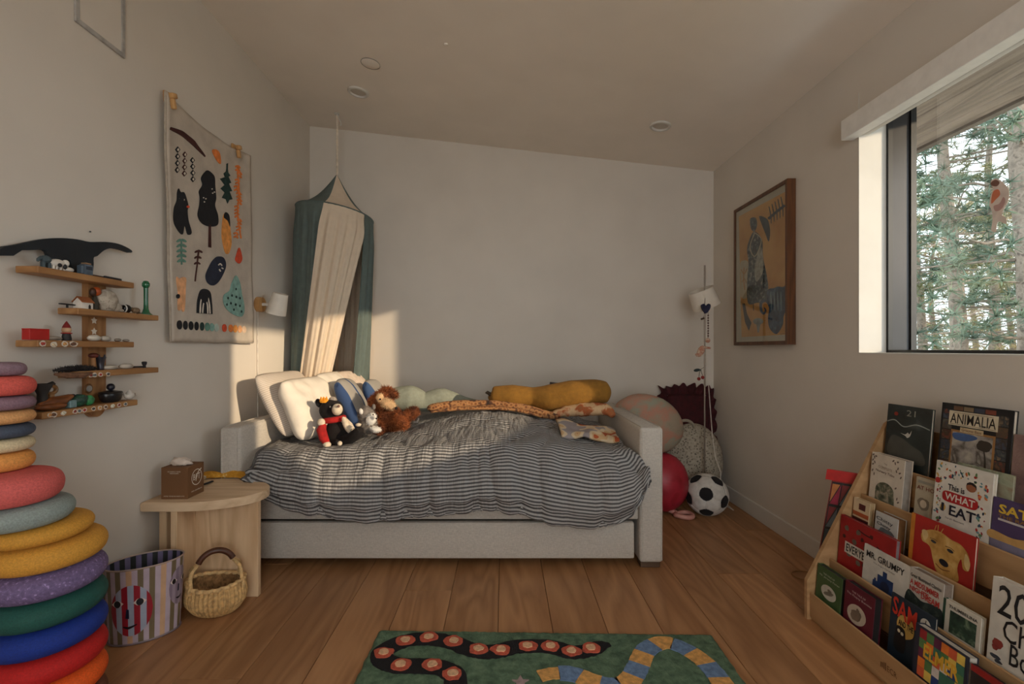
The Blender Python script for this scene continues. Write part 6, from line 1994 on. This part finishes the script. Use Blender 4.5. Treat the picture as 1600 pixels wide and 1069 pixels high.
b.add('eye', [circ(.25, .42, .035, .03, 12), circ(.33, .40, .035, .03, 12)], (206, 196, 170), 4)
b.add('clock', [circ(.80, .80, .11, .10, 18)], (196, 190, 180), 2)
b.add('clock_hand', [band([(.80, .80), (.81, .88)], .008, 2), band([(.80, .80), (.83, .76)], .008, 2)], (40, 36, 40), 3)
b = Book(0, 1.392, 1.232, .242, .026, (40, 44, 60), 'chunky board book with a bright patchwork cover', xoff=0, pages=(190, 184, 172))
PCc = [(206, 92, 58), (88, 128, 76), (206, 150, 140), (222, 190, 90), (96, 40, 70), (206, 196, 190), (38, 62, 120), (222, 120, 48), (150, 40, 44), (60, 110, 90)]
for i in range(6):
    for j in range(5):
        x0, y0_ = .10 + i * .14, .06 + j * .18
        b.add('patch', [rc(x0, y0_, x0 + .138, y0_ + .178)], PCc[(i * 3 + j * 7 + (i * j) % 4) % 10], 1)
b.text('title', [('ELMER', .20, .86, .46, .72, -.02)], (222, 170, 56), 2, .03)
b = Book(0, 1.226, 1.04, .232, .012, (40, 34, 34), 'dark book with a red top edge behind the patchwork board book', xoff=.0, pages=(150, 30, 28))
b.add('band', [rc(0, .88, 1, 1)], (150, 32, 30))

# red trimmed panel leaning between the bookcase and the wall
t = thing('stained_glass_toy', 'red framed toy panel with stained glass pattern beside the bookcase', 'toy', (1.32, 1.905, 0))
A0 = V((1.262, 1.955, .0)); W0 = V((1.348, 1.948, .55)) - A0; U0 = V((.085, -.085, 0)); N0 = U0.cross(W0).normalized()
if N0.x > 0: N0 = -N0
def fp_(u, w, n=0): return A0 + U0 * u + W0 * w + N0 * n
def pan(name, P, m, n0, n1): return MB().prism([fp_(u, w, n0) for u, w in P], N0 * (n1 - n0)).build(name, m, t)
pan('frame', [(.02, .02), (.95, .02), (.95, .93), (.08, .93)], mat((130, 20, 26), .5), 0, .012)
pan('top_bar', [(-.10, .925), (.98, .925), (.98, 1.0), (-.10, 1.0)], mat((176, 22, 22), .5), -.004, .018)
GC = [(140, 26, 60), (176, 110, 60), (90, 100, 110), (120, 30, 40), (150, 140, 120), (40, 60, 70), (160, 40, 50), (96, 20, 44)]
gi = 0
for r in range(5):
    for c_ in range(3):
        u0, u1 = .12 + c_ * .27, .12 + (c_ + 1) * .27 - .03
        w0, w1 = .08 + r * .168, .08 + (r + 1) * .168 - .02
        for P in ([(u0, w0), (u1, w0), (u1, w1)], [(u0, w0 + .015), (u1 - .03, w1), (u0, w1)]):
            pan('pane', P, mat(GC[gi % 8], .35, .1), .012, .0145); gi += 1
pan('lead', [(.06, .05), (.93, .05), (.93, .915), (.10, .915)], mat((26, 24, 28), .5), .0118, .0128)

# ------------------------------------------------------------------ astronaut decal on the glass
xg = XR + rv + .1055
def sgp(x, y): return PXp(x, y, xg - .0006)
t = thing('window_sticker', 'astronaut shaped sticker with pink and orange stripes on the window glass', 'sticker', sgp(1560, 330))
def deca(nm, P, c, n): 
    pts = [sgp(x, y) - V((n, 0, 0)) for x, y in P]
    return MB().prism(pts, (-.0004, 0, 0)).build(nm, mat(c, .5, .05), t)
deca('backing', spline([(1548, 284), (1556, 279), (1566, 284), (1576, 296), (1576, 312), (1570, 324), (1566, 336), (1572, 340), (1572, 350), (1562, 346), (1558, 350), (1556, 362), (1549, 360), (1551, 344), (1550, 330), (1546, 320), (1548, 306), (1552, 296)], 4), (222, 206, 196), 0)
deca('helmet', spline([(1549, 285), (1556, 281), (1562, 285), (1558, 291), (1550, 290)], 4), (120, 82, 70), .0006)
deca('stripe', spline([(1552, 300), (1560, 296), (1563, 304), (1556, 312), (1549, 318)], 4), (214, 120, 84), .0006)
deca('pack', spline([(1553, 322), (1562, 318), (1568, 308), (1571, 314), (1566, 326), (1556, 330)], 4), (190, 150, 144), .0006)

# ------------------------------------------------------------------ outdoors
gr = MB().grid(lambda u, v: V((2.9 + 30 * u, -10 + 45 * v, -.75 - .6 * u + .4 * noise.noise(V((u * 4, v * 6, 0))))), 30, 40)
o = single('hillside', gr, blotch('dry_grass', [(.3, (110, 96, 62)), (.55, (150, 132, 90)), (.7, (96, 96, 62))], 3, bump=.6), 'dry grassy ground among the pines outside', 'ground', origin=V((3, 0, -.8)))
BARK = blotch('pine_bark', [(.3, (104, 92, 82)), (.55, (148, 134, 120)), (.7, (84, 72, 64))], 16, bump=.8)
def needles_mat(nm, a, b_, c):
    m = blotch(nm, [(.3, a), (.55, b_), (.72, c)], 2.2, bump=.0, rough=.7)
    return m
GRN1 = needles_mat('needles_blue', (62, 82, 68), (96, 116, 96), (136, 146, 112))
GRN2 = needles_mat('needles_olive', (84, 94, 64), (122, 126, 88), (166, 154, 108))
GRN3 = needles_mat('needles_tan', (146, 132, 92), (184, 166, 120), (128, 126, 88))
def pine(base, hgt, rt, m, seed, label, z0=.12, spread=1.0, nb=46, ncl=12, nn=16, nl=.17):
    rnd = random.Random(seed)
    t = thing('pine_tree', label, 'tree', base, 'pine trees outside the window')
    top = base + V((rnd.uniform(-.2, .2), rnd.uniform(-.2, .2), hgt))
    tp = [base + V((.05 * sin(k), .05 * cos(k * 1.3), 0)) * (k > 0) + (top - base) * (k / 8) for k in range(9)]
    MB().tube(tp, [rt * (1 - .85 * k / 8) for k in range(9)], 10).build('trunk', BARK, t)
    br = MB(); nv, nf = [], []
    for i in range(nb):
        f = z0 + (1 - z0) * (i + rnd.random()) / nb
        p = base.lerp(top, f)
        a = rnd.uniform(0, 2 * PI)
        L = spread * (1.9 * (1 - f) ** .7 + .35) * rnd.uniform(.75, 1.2)
        d = V((cos(a), sin(a), rnd.uniform(-.05, .25)))
        pts = [p + d * (L * k / 5) + V((0, 0, -.10 * L * (k / 5) ** 2 + .04 * rnd.uniform(-1, 1))) for k in range(6)]
        br.tube(pts, [rt * .13 * (1 - .75 * k / 5) for k in range(6)], 5)
        for c in range(ncl):
            g = .25 + .75 * (c + rnd.random()) / ncl
            k = min(int(g * 5), 4); fr = g * 5 - k
            q = pts[k].lerp(pts[k + 1], fr) + V((rnd.gauss(0, .10), rnd.gauss(0, .10), rnd.gauss(0, .05))) * L * .8
            for _ in range(nn):
                dd = V((rnd.gauss(0, 1), rnd.gauss(0, 1), rnd.gauss(.25, .8))).normalized()
                sd = dd.cross(V((rnd.gauss(0, 1), rnd.gauss(0, 1), rnd.gauss(0, 1)))).normalized() * rnd.uniform(.006, .011)
                n0 = len(nv)
                l_ = nl * rnd.uniform(.6, 1.2)
                nv.extend((q - sd, q + sd, q + dd * l_ + sd * .3))
                nf.append((n0, n0 + 1, n0 + 2))
    br.build('branches', BARK, t)
    nb_ = MB(); nb_.v = nv; nb_.f = nf; nb_.mi = [0] * len(nf)
    me = bpy.data.meshes.new('needles')
    me.from_pydata([tuple(p - base) for p in nv], [], nf)
    me.materials.append(m)
    o = bpy.data.objects.new('needles', me); COL.objects.link(o); o.parent = t
    return t
def gp(px, Y): return V(((px - CX) * Y / F, Y, -1.0))
pine(gp(1497, 7.0), 9.0, .13, GRN1, 1, 'tall pine with a pale straight trunk in the middle of the window', z0=.22, spread=1.25, nb=64, ncl=14, nn=18)
pine(gp(1600, 5.6), 8.5, .15, GRN1, 2, 'near blue green pine at the right edge of the window', z0=.16, spread=1.1, nb=64, ncl=14, nn=20)
pine(gp(1438, 8.6), 8.0, .09, GRN2, 3, 'olive green pine close to the window jamb', z0=.15, spread=1.0, nb=56)
pine(gp(1548, 10.5), 9.5, .12, GRN2, 4, 'olive pine standing behind the two blue green ones', z0=.1, spread=1.5, nb=70, nl=.2)
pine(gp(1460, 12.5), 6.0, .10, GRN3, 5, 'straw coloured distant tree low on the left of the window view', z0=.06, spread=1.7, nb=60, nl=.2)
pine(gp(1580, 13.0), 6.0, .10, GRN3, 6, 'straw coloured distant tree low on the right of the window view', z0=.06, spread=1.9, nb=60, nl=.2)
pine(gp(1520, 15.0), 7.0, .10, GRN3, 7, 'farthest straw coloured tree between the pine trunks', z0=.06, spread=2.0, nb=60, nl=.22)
pine(gp(1660, 9.0), 9.0, .12, GRN2, 8, 'olive pine mostly hidden by the near blue green one', z0=.1, spread=1.5, nb=60)
pine(V((10.5, 5.2, -1.0)), 9.5, .13, GRN1, 9, 'blue green pine beyond the frame to the right of the window view', z0=.12, spread=1.4, nb=56)
pine(V((8.6, 3.2, -1.0)), 9.0, .12, GRN2, 10, 'olive pine opposite the window, out of the photograph to the right', z0=.12, spread=1.3, nb=56)
pine(V((13.5, 7.6, -1.0)), 9.5, .12, GRN3, 11, 'straw coloured tree farther out to the right of the window view', z0=.08, spread=1.8, nb=56, nl=.2)
pine(V((5.2, 9.6, -1.0)), 8.5, .11, GRN1, 12, 'blue green pine hidden left of the window jamb', z0=.12, spread=1.3, nb=50)
